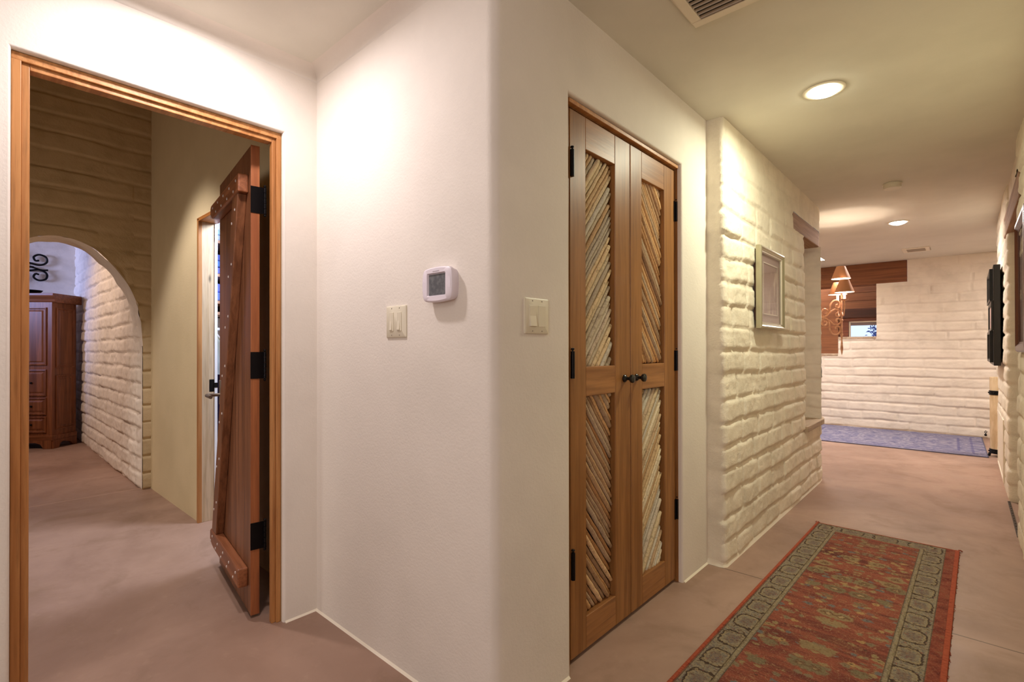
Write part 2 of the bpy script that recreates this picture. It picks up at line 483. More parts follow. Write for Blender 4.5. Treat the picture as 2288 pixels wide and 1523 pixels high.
def cove(mb, a, b, inward, r=0.05, taper=False):
    """concave plaster cove along the ceiling line from a to b; inward = unit vector away from the wall."""
    a, b, n = Vector(a), Vector(b), Vector(inward)
    pr = []
    for k in range(7):
        t = PI / 2 * k / 6
        pr.append((r - r * math.cos(t), -r + r * math.sin(t)))   # (out, z)
    k = len(pr); L_ = (b - a).length; d_ = (b - a) / L_
    st_ = [(0, 1), (L_ - .3, 1)] + [(L_ - .3 + .3 * t / 6, 1 - t / 6 * .98) for t in range(1, 7)] if taper else [(0, 1), (L_, 1)]
    vs = [a + d_ * l + n * (o * q) + Vector((0, 0, z * q)) for l, q in st_ for o, z in pr]
    mb.add(vs, [(m * k + i, m * k + i + 1, (m + 1) * k + i + 1, (m + 1) * k + i) for m in range(len(st_) - 1) for i in range(k - 1)])

# wall A: the left door
A0, A1, AZ = 0.107, 0.931, 2.086
wa = MB()
holed_face(wa, lambda a, d, z: (XA - d, a, z), -4.2, YB, H, A0, A1, AZ, 0.022)
o = struct(wa, 'wall_left', M['stucco'], 'cream plaster wall around the left doorway', 'wall')
bevel_edges(o, lambda c: c.x > XA - 0.001 and -1 < c.y < 0.95, 0.012, 4)
cv = MB(); cove(cv, (XA, -4.2, H), (XA, YB, H), (1, 0, 0)); cove(cv, (XA, YB, H), (XC - .02, YB, H), (0, -1, 0), taper=True)
struct(cv, 'trim_2', M['stucco'], 'soft plaster cove along the ceiling by the thermostat', 'trim', smooth=True)
# body of wall A behind the plaster skin
wb = MB()
wb.box((XA - 0.125, -4.2, 0), (XA - 0.023, A0, 3.5)).box((XA - 0.125, A1, 0), (XA - 0.023, YB + 0.02, 3.5)).box((XA - 0.125, A0, AZ), (XA - 0.023, A1, 3.5))
struct(wb, 'wall_left_core', M['vest'], 'bedroom side of the wall around the left doorway', 'wall')
# walls B + C in one skin with a rounded corner
C0, C1, CZ = 1.463, 2.414, 2.078
wc = MB()
holed_face(wc, lambda a, d, z: (XC - d, a, z), YB, 2.76, H, C0, C1, CZ, 0.036)
wc.add([(XA, YB, 0), (XC, YB, 0), (XC, YB, CZ), (XA, YB, CZ)], [(0, 1, 2, 3)])
wc.add([(XA, YB, CZ), (XC, YB, CZ), (XC, YB, H), (XA, YB, H)], [(0, 1, 2, 3)])
o = struct(wc, 'wall_front', M['stucco'], 'cream plaster wall with a rounded corner between the thermostat and the double doors', 'wall')
bevel_edges(o, lambda c: abs(c.x - XC) < 1e-3 and abs(c.y - YB) < 1e-3, 0.035, 6)
bevel_edges(o, lambda c: abs(c.x - XC) < 1e-3 and 1.3 < c.y < 2.6, 0.012, 4)
# shadow-tight backing of the double door closet
bk = MB()
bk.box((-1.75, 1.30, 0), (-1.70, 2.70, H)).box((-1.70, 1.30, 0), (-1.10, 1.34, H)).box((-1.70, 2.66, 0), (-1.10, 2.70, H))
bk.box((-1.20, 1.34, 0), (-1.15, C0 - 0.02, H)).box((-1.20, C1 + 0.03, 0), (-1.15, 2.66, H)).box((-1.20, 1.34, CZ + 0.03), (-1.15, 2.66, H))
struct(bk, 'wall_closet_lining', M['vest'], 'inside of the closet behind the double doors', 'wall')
# bases: thin bright flare of plaster at the floor
def flare(mb, a, b, n, w=0.008, h=0.007):
    a, b, n = Vector(a), Vector(b), Vector(n)
    up = Vector((0, 0, h))
    mb.add([a, a + n * w, a + up, b, b + n * w, b + up], [(0, 1, 2), (3, 5, 4), (1, 4, 5, 2), (0, 2, 5, 3), (0, 3, 4, 1)])
fl = MB(); flare(fl, (XA, A1 + 0.006, 0), (XA, YB, 0), (1, 0, 0)); flare(fl, (XA, -4, 0), (XA, A0 - 0.006, 0), (1, 0, 0)); flare(fl, (XA, YB, 0), (XC - 0.03, YB, 0), (0, -1, 0))
struct(fl, 'baseboard_left', M['cream'], 'bright bead of plaster along the floor under the thermostat', 'baseboard')
fl = MB(); flare(fl, (XC, YB + 0.03, 0), (XC, C0 - 0.01, 0), (1, 0, 0)); flare(fl, (XC, C1 + 0.012, 0), (XC, 2.735, 0), (1, 0, 0))
struct(fl, 'baseboard_front', M['cream'], 'bright bead of plaster along the floor beside the double doors', 'baseboard')

# ---- adobe wall of the hall with the niche and its lintel
LW = [(-1.32, 2.738), (XW, 2.738), (XW, 5.57), (-4.2, 5.57)]
s_face0 = 1.32 + XW                      # path length at the near corner
sY = lambda y: s_face0 + (y - 2.738) - 0.006
NZ0, NZ1, N0, N1 = 0.50, 2.06, 4.515, 5.12
adobe_wall('wall_adobe', LW, [0, 0.014, 0.52, 0], 0, H, M['adobe'], side=-1, step=0.013,
           holes=[(sY(N0), sY(N1), NZ0, NZ1), (sY(4.178), sY(5.30), 2.055, 2.185)],
           fade=lambda s, z: np.clip(0.22 + 0.95 * np.clip((s - (s_face0 - 0.03)) / 0.03, 0, 1), 0, 1) * (0.30 + 0.70 * np.clip((2.30 - z) / 0.55, 0, 1)) * np.clip(z / 0.03, 0.1, 1),
           label='cream painted adobe block wall bulging beside the double doors', seed=3, amp=0.0155, L=0.29, vj=1.1, rough=0.85)
# niche interior
nb = MB()
nb.box((-1.30, 4.46, NZ0 - .02), (-1.27, 5.20, NZ1 + .02)).box((-1.27, 4.48, NZ0 - .02), (-0.985, 4.515, NZ1 + .02))
struct(nb, 'wall_niche', M['adobe_soft'], 'back of the tall niche in the adobe wall', 'wall')
adobe_wall('wall_niche_side', [(-0.952, 5.12), (-1.28, 5.12)], [0, 0], NZ0, NZ1, M['adobe_soft'], side=1, step=0.012, seed=12, amp=0.011, L=0.6,
           label='far side of the tall niche in the adobe wall')
xs, ys, dd = smooth_path(LW, [0, 0.014, 0.52, 0], 0.02)
def along(s, off):
    x = np.interp(s, dd, xs); y = np.interp(s, dd, ys); e = 0.01
    tx = np.interp(s + e, dd, xs) - np.interp(s - e, dd, xs); ty = np.interp(s + e, dd, ys) - np.interp(s - e, dd, ys)
    l = math.hypot(tx, ty); nx, ny = ty / l, -tx / l
    return x + nx * off, y + ny * off
def curved_bar(s0, s1, o0, o1, z0, z1, n=14):
    mb = MB(); vs = []
    for i in range(n + 1):
        s = s0 + (s1 - s0) * i / n
        a = along(s, o0); b = along(s, o1)
        vs += [(a[0], a[1], z0), (b[0], b[1], z0), (b[0], b[1], z1), (a[0], a[1], z1)]
    fs = [(0, 3, 2, 1), tuple(n * 4 + k for k in (0, 1, 2, 3))]
    for i in range(n):
        for k in range(4):
            fs.append((i * 4 + k, i * 4 + (k + 1) % 4, (i + 1) * 4 + (k + 1) % 4, (i + 1) * 4 + k))
    return mb.add(vs, fs)
struct(curved_bar(sY(4.17), sY(5.32), -0.30, 0.001, 2.058, 2.19), 'trim_3', M['beam'], 'weathered timber lintel over the tall niche in the adobe wall', 'lintel', bevel=0.006)
sl = thing('niche_shelf', 'pale wooden shelf board at the bottom of the adobe wall niche', 'shelf', (-1.0, 4.8, 0.50))
sl_a = curved_bar(sY(4.495), sY(4.98), -0.28, 0.035, 0.502, 0.545); sl_b = curved_bar(sY(4.985), sY(5.30), -0.20, 0.035, 0.502, 0.545)
for m_, nm in ((sl_a, 'board'), (sl_b, 'board')):
    m_.v = [(x + 1.0, y - 4.8, z - 0.50) for x, y, z in m_.v]
    m_.build(nm, M['sill'], sl, bevel=0.003)
fl = MB()
SB = [s_face0 - 0.09 + 0.012 * i for i in range(16)]; SB += [SB[-1] + 0.1 * (i + 1) for i in range(29)]
for s0, s1 in zip(SB, SB[1:]):
    a = along(s0, 0.002); b = along(s1, 0.002); a2 = along(s0, 0.016); b2 = along(s1, 0.016)
    fl.add([(a[0], a[1], 0.030), (b[0], b[1], 0.030), (b2[0], b2[1], 0.0), (a2[0], a2[1], 0.0)], [(0, 1, 2, 3)])
struct(fl, 'baseboard_adobe', M['cream'], 'bright bead of plaster along the foot of the adobe wall', 'baseboard', smooth=True)

# ---- far foyer wall, stepped opening under a lintel
FW = [(-4.8, YF), (3.2, YF)]
sx = lambda x: x + 4.8
adobe_wall('wall_far', FW, [0, 0], 0, H, M['adobe_soft'], side=-1, step=0.014,
           holes=[(sx(-3.0), sx(-1.437), 1.083, H), (sx(-1.437), sx(-0.966), 1.335, H), (sx(-0.966), sx(-0.612), 2.097, H)],
           seed=8, amp=0.013, L=0.40, vj=1.2, rough=0.7, label='cream painted adobe wall at the far end of the foyer')
struct(MB().box((-3.0, YF - 0.012, 2.099), (-0.614, YF + 0.28, H)), 'trim_4', M['beam_x'], 'long brown timber lintel under the foyer ceiling on the far wall', 'lintel', bevel=0.006)
rv = MB()
rv.box((-0.962, YF + 0.002, 1.0), (-0.90, 9.72, 2.10)).box((-3.06, YF + 0.002, 1.0), (-3.0, 9.72, 2.10))
rv.box((-1.437, YF + .004, 1.0), (-0.962, 9.72, 1.30)).box((-3.0, YF + .004, .9), (-1.437, 9.72, 1.05))
struct(rv, 'wall_alcove', M['adobe_soft'], 'inside faces of the deep opening in the far wall', 'wall')
struct(MB().box((-1.437, YF - .018, 1.302), (-0.968, YF + .22, 1.337)), 'trim_5', M['sill'], 'pale sill of the small upper part of the far wall opening', 'sill', bevel=0.003)
struct(MB().box((-3.0, YF - .018, 1.052), (-1.441, YF + .22, 1.086)), 'trim_6', M['sill'], 'pale sill of the lower part of the far wall opening beside the lamp', 'sill', bevel=0.003)
bw = MB()
bw.box((-3.0, 9.70, 1.05), (-1.545, 9.74, 2.40)).box((-1.55, 9.741, 1.57), (-0.90, 9.76, 2.40))
struct(bw, 'wall_alcove_back', M['brown_board'], 'plain brown board closing the left of the far opening', 'wall')
pl = MB()
for z0, z1 in ((1.80, 1.925), (1.929, 2.055), (2.059, 2.18), (2.184, 2.40)):
    pl.box((-1.55, 9.70, z0), (-0.90, 9.74, z1))
struct(pl, 'wall_alcove_planks', M['brown_board'], 'brown planks above the small far window', 'wall', bevel=0.004)
struct(MB().box((-1.56, 9.66, 1.656), (-0.90, 9.76, 1.80)), 'trim_7', M['dark_beam'], 'dark brown beam over the small far window', 'beam', bevel=0.005)
win = thing('window_1', 'small window with dark red frame glowing blue white in the far opening', 'window', (-1.2, 9.7, 1.30), kind='structure')
M['red_frame'] = wood('red_window_wood', (128, 72, 50), (98, 52, 36), 'X', 0.45)
wf = MB(); wf.box((-0.36, 0, -0.02), (-0.22, 0.06, 0.354)).box((-0.22, 0.0, 0.30), (0.30, 0.06, 0.354)).box((-0.22, 0.02, 0.0), (0.30, 0.05, 0.02)); wf.box((0.22, 0, 0), (0.30, 0.06, 0.30))
wf.build('window_frame', M['red_frame'], win, bevel=0.003)
wf = MB(); wf.box((-0.218, 0.02, 0.02), (-0.195, 0.05, 0.30)).box((-0.195, 0.02, 0.283), (0.22, 0.05, 0.30)); wf.build('sash', M['cream'], win)
wf = MB(); wf.box((-0.195, 0.03, 0.232), (0.22, 0.042, 0.283)); wf.build('blind', plain('grey_blind', (128, 112, 112), 0.7), win)
g = NT('window_glass', 0.02, 0.5); g.b.inputs['Transmission Weight'].default_value = 1.0; g.b.inputs['IOR'].default_value = 1.01; g.color((1, 1, 1, 1))
MB().box((-0.195, 0.046, 0.02), (0.22, 0.049, 0.283)).build('pane', g.m, win)
M['bluish_leaf'] = plain('bluish_leaf', (86, 98, 158), 0.6)
rs = random.Random(4); sh = thing('garden_shrub', 'bluish shrub outside the small far window', 'shrub', (-1.18, 10.9, 0.0))
lf = MB()
for i in range(260):
    c = Vector((rs.gauss(0, .06), rs.gauss(0, .08), rs.uniform(1.15, 1.75))); a = Vector((rs.uniform(-1, 1), rs.uniform(-1, 1), rs.uniform(-.4, 1))).normalized(); b = a.orthogonal().normalized()
    l = rs.uniform(.025, .05); w = l * .35
    lf.add([c - a * l, c + b * w + a.cross(b) * .006, c + a * l, c - b * w], [(0, 1, 2, 3)])
lf.build('foliage', M['bluish_leaf'], sh)
MB().tube([(0, 0, 0), (0.01, 0, .6), (0, 0, 1.3)], 0.03).build('trunk', M['dark_beam'], sh)
ef = MB(); ef.box((-4.8, 9.20, 0), (-4.75, 9.3, H)); 
# foyer side walls closing the space
struct(MB().box((-4.85, 5.5, 0), (-4.78, 9.0, H)), 'wall_foyer_left', M['adobe_soft'], 'left end wall of the foyer', 'wall')
struct(MB().box((3.18, 6.9, 0), (3.25, 9.0, H)), 'wall_foyer_right', M['adobe_soft'], 'right end wall of the foyer', 'wall')

# ---- right side: near pier, doorway recess, pier with the collage, foyer return
adobe_wall('wall_right_near', [(0.62, 1.3), (XR, 1.3), (XR, 4.33), (0.62, 4.33)], [0, 0.02, 0.03, 0], 0, H, M['adobe'], side=1, step=0.016,
           seed=21, amp=0.013, L=0.34, rough=0.8, vj=.8, holes=[(0.392 + 2.75, 0.392 + 3.2, 2.03, 2.20)], label='cream painted adobe wall at the right edge with the dark framed picture')
adobe_wall('wall_right_far', [(0.75, 5.345), (XR, 5.345), (XR, 7.02), (3.2, 7.02)], [0, 0.025, 0.03, 0], 0, H, M['adobe'], side=1, step=0.016,
           seed=27, amp=0.013, L=0.36, rough=0.8, vj=.8, label='cream painted adobe wall carrying the black stepped wall panel')
rr = MB(); rr.box((0.62, 1.3, 0), (0.68, 4.36, H)).box((0.75, 5.36, 0), (0.80, 6.9, H)).box((0.80, 4.2, 0), (0.84, 5.5, H)).box((XR + .005, 4.33, 2.2), (0.80, 5.36, H))
struct(rr, 'wall_right_core', M['adobe_soft'], 'inner faces of the doorway in the right wall', 'wall')
struct(MB().box((XR - 0.012, 4.085, 2.035), (XR + 0.40, 5.62, 2.195)), 'trim_8', M['beam'], 'weathered timber lintel over the doorway in the right wall', 'lintel', bevel=0.006)
0 and struct(MB().box((XR - .006, 6.99, 0.0), (XR - .05, 7.04, 0.05)), 'baseboard_right', M['cream'], 'small plaster foot at the end of the right wall', 'baseboard', bevel=0.01)
# room behind the camera
rb = MB(); rb.box((-2.2, -4.25, 0), (3.4, -4.15, H)).box((3.35, -4.2, 0), (3.42, 1.4, H)).box((0.60, 1.25, 0), (3.4, 1.30, H))
struct(rb, 'wall_back', M['stucco'], 'plaster walls of the room behind the camera', 'wall')

# ================================================================== VESTIBULE AND BEDROOM BEYOND THE LEFT DOOR
YV, XV = 1.09, -5.09
vb = MB()
vb.box((-9.0, YV, 0), (-3.85, YV + 0.095, 3.5)).box((-3.85, YV, 2.045), (-3.02, YV + 0.095, 3.5)).box((-3.02, YV, 0), (XA - .0, YV + 0.095, 3.5))
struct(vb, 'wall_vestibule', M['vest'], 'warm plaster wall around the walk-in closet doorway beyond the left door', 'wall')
arch = [(-0.04, 0.0), (-0.036, 0.717), (-0.032, 1.191), (-0.02, 1.373), (0.005, 1.539), (0.059, 1.682), (0.155, 1.821), (0.279, 1.945), (0.40, 2.005), (0.50, 2.025), (0.60, 2.012), (0.721, 1.960), (0.845, 1.825), (0.941, 1.682), (0.995, 1.539), (1.020, 1.373), (1.032, 1.191), (1.036, 0.717), (1.040, 0.0)]
def arch_wall():
    # relief grid whose lower edge follows the arch
    ap = arch[2:17]
    # densify the arch outline
    ay = np.array([p[0] for p in ap]); az = np.array([p[1] for p in ap])
    d = np.concatenate([[0], np.cumsum(np.hypot(np.diff(ay), np.diff(az)))])
    t = np.linspace(0, d[-1], 90); Ay, Az = np.interp(t, d, ay), np.interp(t, d, az)
    # soften
    for _ in range(6):
        Ay[1:-1] = (Ay[:-2] + 2 * Ay[1:-1] + Ay[2:]) / 4; Az[1:-1] = (Az[:-2] + 2 * Az[1:-1] + Az[2:]) / 4
    mbv, mbf = [], []
    def grid(Yg, Zg):
        n0 = len(mbv); a, b = Yg.shape
        wf_ = np.clip((Zg - Zg[:, :1]) / 0.03, 0, 1) if Zg[0, 0] > 0.5 and Zg[0, 0] != Zg[-1, 0] else 1.0
        h = adobe_h(-Yg + 7, Zg, seed=33, amp=0.012, rh=0.14, L=0.5, rough=0.6, vj=0.08)
        h = h * wf_ + (1 - wf_) * 0.012 + 0.008
        for i in range(a):
            for j in range(b): mbv.append((XV + h[i, j], Yg[i, j], Zg[i, j]))
        for i in range(a - 1):
            for j in range(b - 1):
                q = n0 + i * b + j; mbf.append((q, q + 1, q + b + 1, q + b))
    nz = 300
    T = np.linspace(0, 1, nz)[None, :]
    # above the arch: outline points go up to 3.5
    top = 3.5
    ic = int(np.argmax(Ay > 0.97))            # steep right flank starts here
    Yg = Ay[:ic + 1, None] * np.ones((1, nz)); Zg = Az[:ic + 1, None] * (1 - T) + top * T
    zr = np.unique(np.concatenate([np.linspace(1.19, 3.5, 300), [Az[ic]]]))
    yl = np.where(zr <= Az[ic], np.interp(zr, Az[ic:][::-1], Ay[ic:][::-1]), Ay[ic])
    U_ = np.linspace(0, 1, 14)[:, None]
    grid(yl[None, :] * (1 - U_) + 1.10 * U_, np.ones((14, 1)) * zr[None, :])
    grid(Yg, Zg)
    for y0, y1, zt in ((-3.2, arch[2][0], 3.5), (arch[16][0], 1.10, 1.191)):
        yy = np.linspace(y0, y1, max(5, int((y1 - y0) / 0.02)))
        zz = np.linspace(0, zt, 200)
        grid(yy[:, None] * np.ones((1, 200)), np.ones((len(yy), 1)) * zz[None, :])
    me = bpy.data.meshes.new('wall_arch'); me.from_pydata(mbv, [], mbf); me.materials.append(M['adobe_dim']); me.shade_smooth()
    o = bpy.data.objects.new('wall_arch', me); COL.objects.link(o)
    tag(o, 'adobe wall with the round arched opening beyond the left door', 'wall', kind='structure')
    # soffit of the arch, 28 cm deep
    v, f = [], []
    full_y = np.concatenate([[arch[2][0]] * 8, Ay]); full_z = np.concatenate([np.linspace(0, 1.19, 8), Az])
    nd = 12
    for i, (y, z) in enumerate(zip(full_y, full_z)):
        for k in range(nd + 1):
            x = XV + 0.021 - 0.29 * k / nd
            w = 0.016 * (float(vnoise(np.array([i * .35]), np.array([k * .5]), 3)[0]) - .5)
            cy, cz = 0.5 - y, 1.0 - z
            l = math.hypot(cy, cz) or 1
            v.append((x, y + w * cy / l, z + w * cz / l))
    m = nd + 1
    for i in range(len(full_y) - 1):
        for k in range(nd): f.append((i * m + k, i * m + k + 1, (i + 1) * m + k + 1, (i + 1) * m + k))
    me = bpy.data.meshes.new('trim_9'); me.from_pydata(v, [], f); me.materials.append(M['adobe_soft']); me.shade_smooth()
    o = bpy.data.objects.new('trim_9', me); COL.objects.link(o)
    tag(o, 'stepped underside of the arched opening', 'arch', kind='structure')
arch_wall()
struct(MB().box((XV - .33, -3.2, 2.06), (XV - .28, 1.1, 3.5)), 'wall_arch_back', M['adobe_soft'], 'bedroom side of the arched wall', 'wall')
adobe_wall('wall_bedroom', [(XV - .004, 1.033), (-8.87, 1.066)], [0, 0], 0, 3.5, M['adobe_soft'], side=1, step=0.016, seed=41, amp=0.018, L=0.27, rh=0.126, rough=1.0, vj=1.2, fade=lambda s, z: np.clip((s - 0.01) / 0.06, 0, 1),
           label='rough adobe wall raked by warm light beyond the arch')
adobe_wall('wall_bedroom_back', [(-8.87, 1.3), (-8.87, -3.2)], [0, 0], 0, 3.5, M['adobe_soft'], side=1, step=0.03, seed=45, amp=0.008, L=0.45, rh=0.14,
           label='bluish lit adobe wall behind the armoire')
struct(MB().box((-9.0, -3.3, 0), (-2.2, -3.2, 3.5)), 'wall_bedroom_side', M['vest'], 'left side wall of the bedroom', 'wall')

# walk-in closet shell
cl = MB(); cl.box((-5.12, 3.2, 0), (-2.2, 3.26, 3.5)).box((-5.18, 1.18, 0), (-5.12, 3.26, 3.5)).box((-2.26, 1.18, 0), (-2.2, 3.26, 3.5))
struct(cl, 'wall_walk_in_closet', M['white_edge'], 'white walls inside the walk-in closet', 'wall')

# ================================================================== LEFT DOORWAY: JAMBS AND PLANK DOOR
jf = thing('trim_10', 'orange pine frame of the left doorway', 'door frame', (XA, 0.516, 0), PI / 2, kind='structure')
# local: x along +Y world, y = -X world (into the wall)
jw = A1 - A0
def L(y): return y - 0.516
JD = 0.080
m_ = MB(); m_.box((L(A0 + .001), 0.024, 0), (L(A0 + .024), JD, AZ - .002)); m_.build('jamb', M['pine'], jf, bevel=0.002)
m_ = MB(); m_.box((L(A1 - .020), 0.024, 0), (L(A1 - .001), JD, AZ - .002)); m_.build('jamb', M['pine'], jf, bevel=0.002)
m_ = MB(); m_.box((L(A0 + .001), 0.0235, AZ - .026), (L(A1 - .001), JD, AZ - .001)); m_.build('head', M['pine_y'], jf, bevel=0.002)
m_ = MB(); m_.box((L(A0 + .024), 0.034, 0), (L(A0 + .044), JD - .004, AZ - .026)); m_.build('stop', M['pine'], jf, bevel=0.002)
m_ = MB(); m_.box((L(A1 - .036), 0.034, 0), (L(A1 - .020), JD - .022, AZ - .026)); m_.build('stop', M['pine'], jf, bevel=0.002)
m_ = MB(); m_.box((L(A0 + .044), 0.034, AZ - .044), (L(A1 - .036), JD - .004, AZ - .026)); m_.build('stop', M['pine_y'], jf, bevel=0.002)

ang = math.atan2(0.952 - 0.851, -3.007 + 2.294)
pd = thing('door_1', 'dark red plank door with diagonal brace standing open in the left doorway', 'door', (-2.294, 0.851, 0.012), ang, kind='structure')
# local x from the hinge edge, face with battens on local +y? pick the side facing the camera
fy = 1 if (Matrix.Rotation(ang, 3, 'Z') @ Vector((0, 1, 0))).y < 0 else -1
DW, DT, DH = 0.705, 0.034, 2.036
for k in range(5):
    x0 = 0.004 + k * (DW - .004) / 5; x1 = x0 + (DW - .004) / 5 - 0.0012
    MB().box((x0, 0, 0), (x1, -fy * DT, DH)).build('plank', M['plank'], pd, bevel=0.0025)
MB().box((0.0, 0.0005 * fy, 0), (0.0045, -fy * (DT + .0005), DH)).build('hinge_edge', M['plank_edge'], pd, bevel=0.001)
def batten(z0, z1, up):
    x0, x1 = 0.045, 0.722
    p = [(x0, z0), (x1 - .09, z0), (x1 - .05, z0 + .004 if up else z0), (x1, z0 + .022), (x1, z1 - .012), (x1 - .02, z1), (x0, z1)]
    return MB().prism(p, 'Y', 0.0, fy * 0.042)
bt = batten(0.112, 0.194, True).build('batten', M['plank_x'], pd, bevel=0.006)
bt2 = batten(1.838, 1.918, True).build('batten', M['plank_x'], pd, bevel=0.006)
br = MB().prism([(0.075, 1.838), (0.185, 1.838), (0.690, 0.194), (0.580, 0.194)], 'Y', 0.0, fy * 0.038).build('brace', M['plank'], pd, bevel=0.004)
nm = MB()
def nail(x, z, y=0.042, r=0.0068): nm.ball((x, fy * y, z), r, 8, 4, (1, .5, 1))
for k in range(7):
    t = (k + 0.4) / 7; xx = 0.13 + 0.505 * t; zz = 1.838 - 1.644 * t
    nail(xx + 0.035, zz - 0.02, .038); nail(xx - .03, zz + .03, .038)
for z in (0.15, 1.875):
    for k in range(5): nail(0.09 + k * 0.14, z + .018); nail(0.14 + k * .14, z - .018)
nm.build('nails', M['nail'], pd, smooth=True)
for zc in (0.34, 1.08, 1.80):
    hb = MB().box((-0.0025, -fy * -0.002, zc - .058), (-0.0005, -fy * .052, zc + .058)); h_ = hb.build('hinge', M['hinge'], pd)
    kn = MB()
    for q in range(5): kn.lathe([(0.0065, -.0108), (0.0065, .0108)], 12, Matrix.Translation((-0.004, -fy * .055, zc - .047 + q * .0235)))
    kn.ball((-0.004, -fy * .055, zc + .064), .006, 8, 5).ball((-0.004, -fy * .055, zc - .064), .006, 8, 5)
    kn.build('barrel', M['hinge'], h_, smooth=True)
lv = MB().box((0.645, 0, 0.855), (0.69, fy * .006, 0.985)).build('latch_plate', M['steel'], pd, bevel=0.002)
lm = MB().tube([(0.668, fy * .004, 0.908), (0.668, fy * .05, 0.908), (0.664, fy * .062, 0.908), (0.650, fy * .066, .908), (0.56, fy * .064, .906)], 0.0085, 10, taper=[1, 1, 1.15, 1.25, 1.1])
lm.build('lever', M['steel'], lv, smooth=True)

# closet doorway frame seen past the plank door
cf = thing('trim_11', 'pine frame of the walk-in closet doorway beyond the plank door', 'door frame', (-3.85, YV, 0), kind='structure')
MB().box((0.012, -0.008, 0), (0.036, 0.088, 2.04)).build('jamb', M['lit_pine'], cf, bevel=0.002)
MB().box((0.010, -0.010, 0), (0.0375, 0.014, 2.03)).build('stop', M['pine'], cf, bevel=0.002)
MB().box((0.0, -0.008, 2.022), (0.83, 0.104, 2.046)).build('head', wood('pine_head_wood_across', (190, 128, 68), (160, 98, 44), 'X', .45), cf, bevel=0.002)
MB().box((0.806, -0.008, 0), (0.83, 0.104, 2.022)).build('jamb', M['pine'], cf, bevel=0.002)
MB().box((0.0, 0.089, 0), (0.042, 0.106, 2.05)).build('casing', M['white_edge'], cf)
sp = MB().box((0.0355, 0.058, 0.875), (0.0375, 0.087, 0.958)).box((0.0355, 0.085, 0.902), (0.044, 0.108, 0.935)); sp.build('strike_plate', M['iron'], cf)

# ================================================================== DOUBLE STICK DOORS
def stick_mat(i, c1, c2):
    t = NT('cactus_stick_%s' % i, 0.75, 0.2)
    inf = t.n.new('ShaderNodeObjectInfo')
    n1 = t.noise(None, 9, 3, 0.6); n2 = t.noise(None, 70, 4, .7)
    at = t.n.new('ShaderNodeAttribute'); at.attribute_name = 'tone'
    tone = t.xyz(at.outputs['Vector'])[0]
    col = t.ramp(tone, [(0.0, lin(186, 172, 146)), (0.25, lin(216, 192, 150)), (0.45, lin(186, 152, 110)), (0.65, lin(208, 202, 184)), (0.85, lin(168, 152, 128)), (1.0, lin(224, 208, 176))]) if i == 'grey' else \
        t.ramp(tone, [(0.0, lin(196, 150, 102)), (0.25, lin(220, 178, 126)), (0.45, lin(166, 120, 78)), (0.65, lin(186, 164, 136)), (0.85, lin(150, 112, 78)), (1.0, lin(224, 188, 142))])
    col = t.mix(t.math('MULTIPLY', t.step(t.noise(t.scale(t.co(), (60, 60, 60)), 1, 5, .7, 1.5), 0.46, 0.72), 0.62), col, lin(98, 76, 52))
    t.color(col); t.bump(n2, 0.35, 0.004)
    return t.m
M['stick_grey'] = stick_mat('grey', None, None); M['stick_warm'] = stick_mat('warm', None, None)

def stick_panel(x0, x1, z0, z1, rise, seed, mat, parent, right_end=True):
    """weathered cactus ribs laid at 45 degrees in a recessed panel; local y is into the door"""
    rnd = random.Random(seed); mb = MB(); tones = []
    c = math.cos(math.atan(1.2))
    span = 1.2 * (x1 - x0) + (z1 - z0)
    p = -0.02
    while p < span + .02:
        w = rnd.uniform(0.022, 0.040)
        q = p + w / 2
        # line: rise: z - z0 = (x - x0) + (q - (x1-x0)) ; fall: z - z0 = q - (x - x0)
        xa, xb = x0 - 0.012, x1 - rnd.choice((0.001, 0.004, 0.008, 0.016))
        K = 1.2
        f = (lambda x: z0 + K * (x - x0) + q - K * (x1 - x0)) if rise else (lambda x: z0 + q - K * (x - x0))
        inv = (lambda z: (z - z0 - q) / K + (x1 - x0) + x0) if rise else (lambda z: x0 + (q - (z - z0)) / K)
        lo, hi = z0 - .012, z1 - .004 if rise else z1 + .012
        if rise: xa = max(xa, inv(lo)); xb = min(xb, inv(hi))
        else: xa = max(xa, inv(hi)); xb = min(xb, inv(z0 + 0.004))
        if xb - xa > 0.02:
            n = 9; r = w * c / 2 * 1.0; dep = rnd.uniform(0.020, 0.029)
            pts = []; tp = []
            for k in range(n):
                t = k / (n - 1); x = xa + (xb - xa) * t
                wob = 0.0022 * math.sin(t * rnd.uniform(3, 6) + rnd.random() * 6)
                pts.append((x, dep, f(x) + wob)); tp.append(rnd.uniform(.965, 1.035))
            tp[-1] = 0.35; tp[-2] = min(tp[-2], .95)
            d = 0.55 * r
            pts.insert(n - 1, (xb - d * .45, dep, f(xb - d * .45))); tp.insert(n - 1, .82)
            v0 = len(mb.v)
            mb.tube(pts, r, 8, taper=tp)
            tones += [rnd.random()] * (len(mb.v) - v0)
        p += w * rnd.uniform(.96, 1.10)
    vs, fs = mb.v, mb.f
    me = bpy.data.meshes.new('stick_panel'); me.from_pydata(vs, [], fs)
    at = me.attributes.new('tone', 'FLOAT_VECTOR', 'POINT')
    at.data.foreach_set('vector', np.repeat(np.array(tones, dtype=np.float32), 3))
    me.materials.append(mat); me.shade_smooth()
    o = bpy.data.objects.new('stick_panel', me); COL.objects.link(o); o.parent = parent
    return o

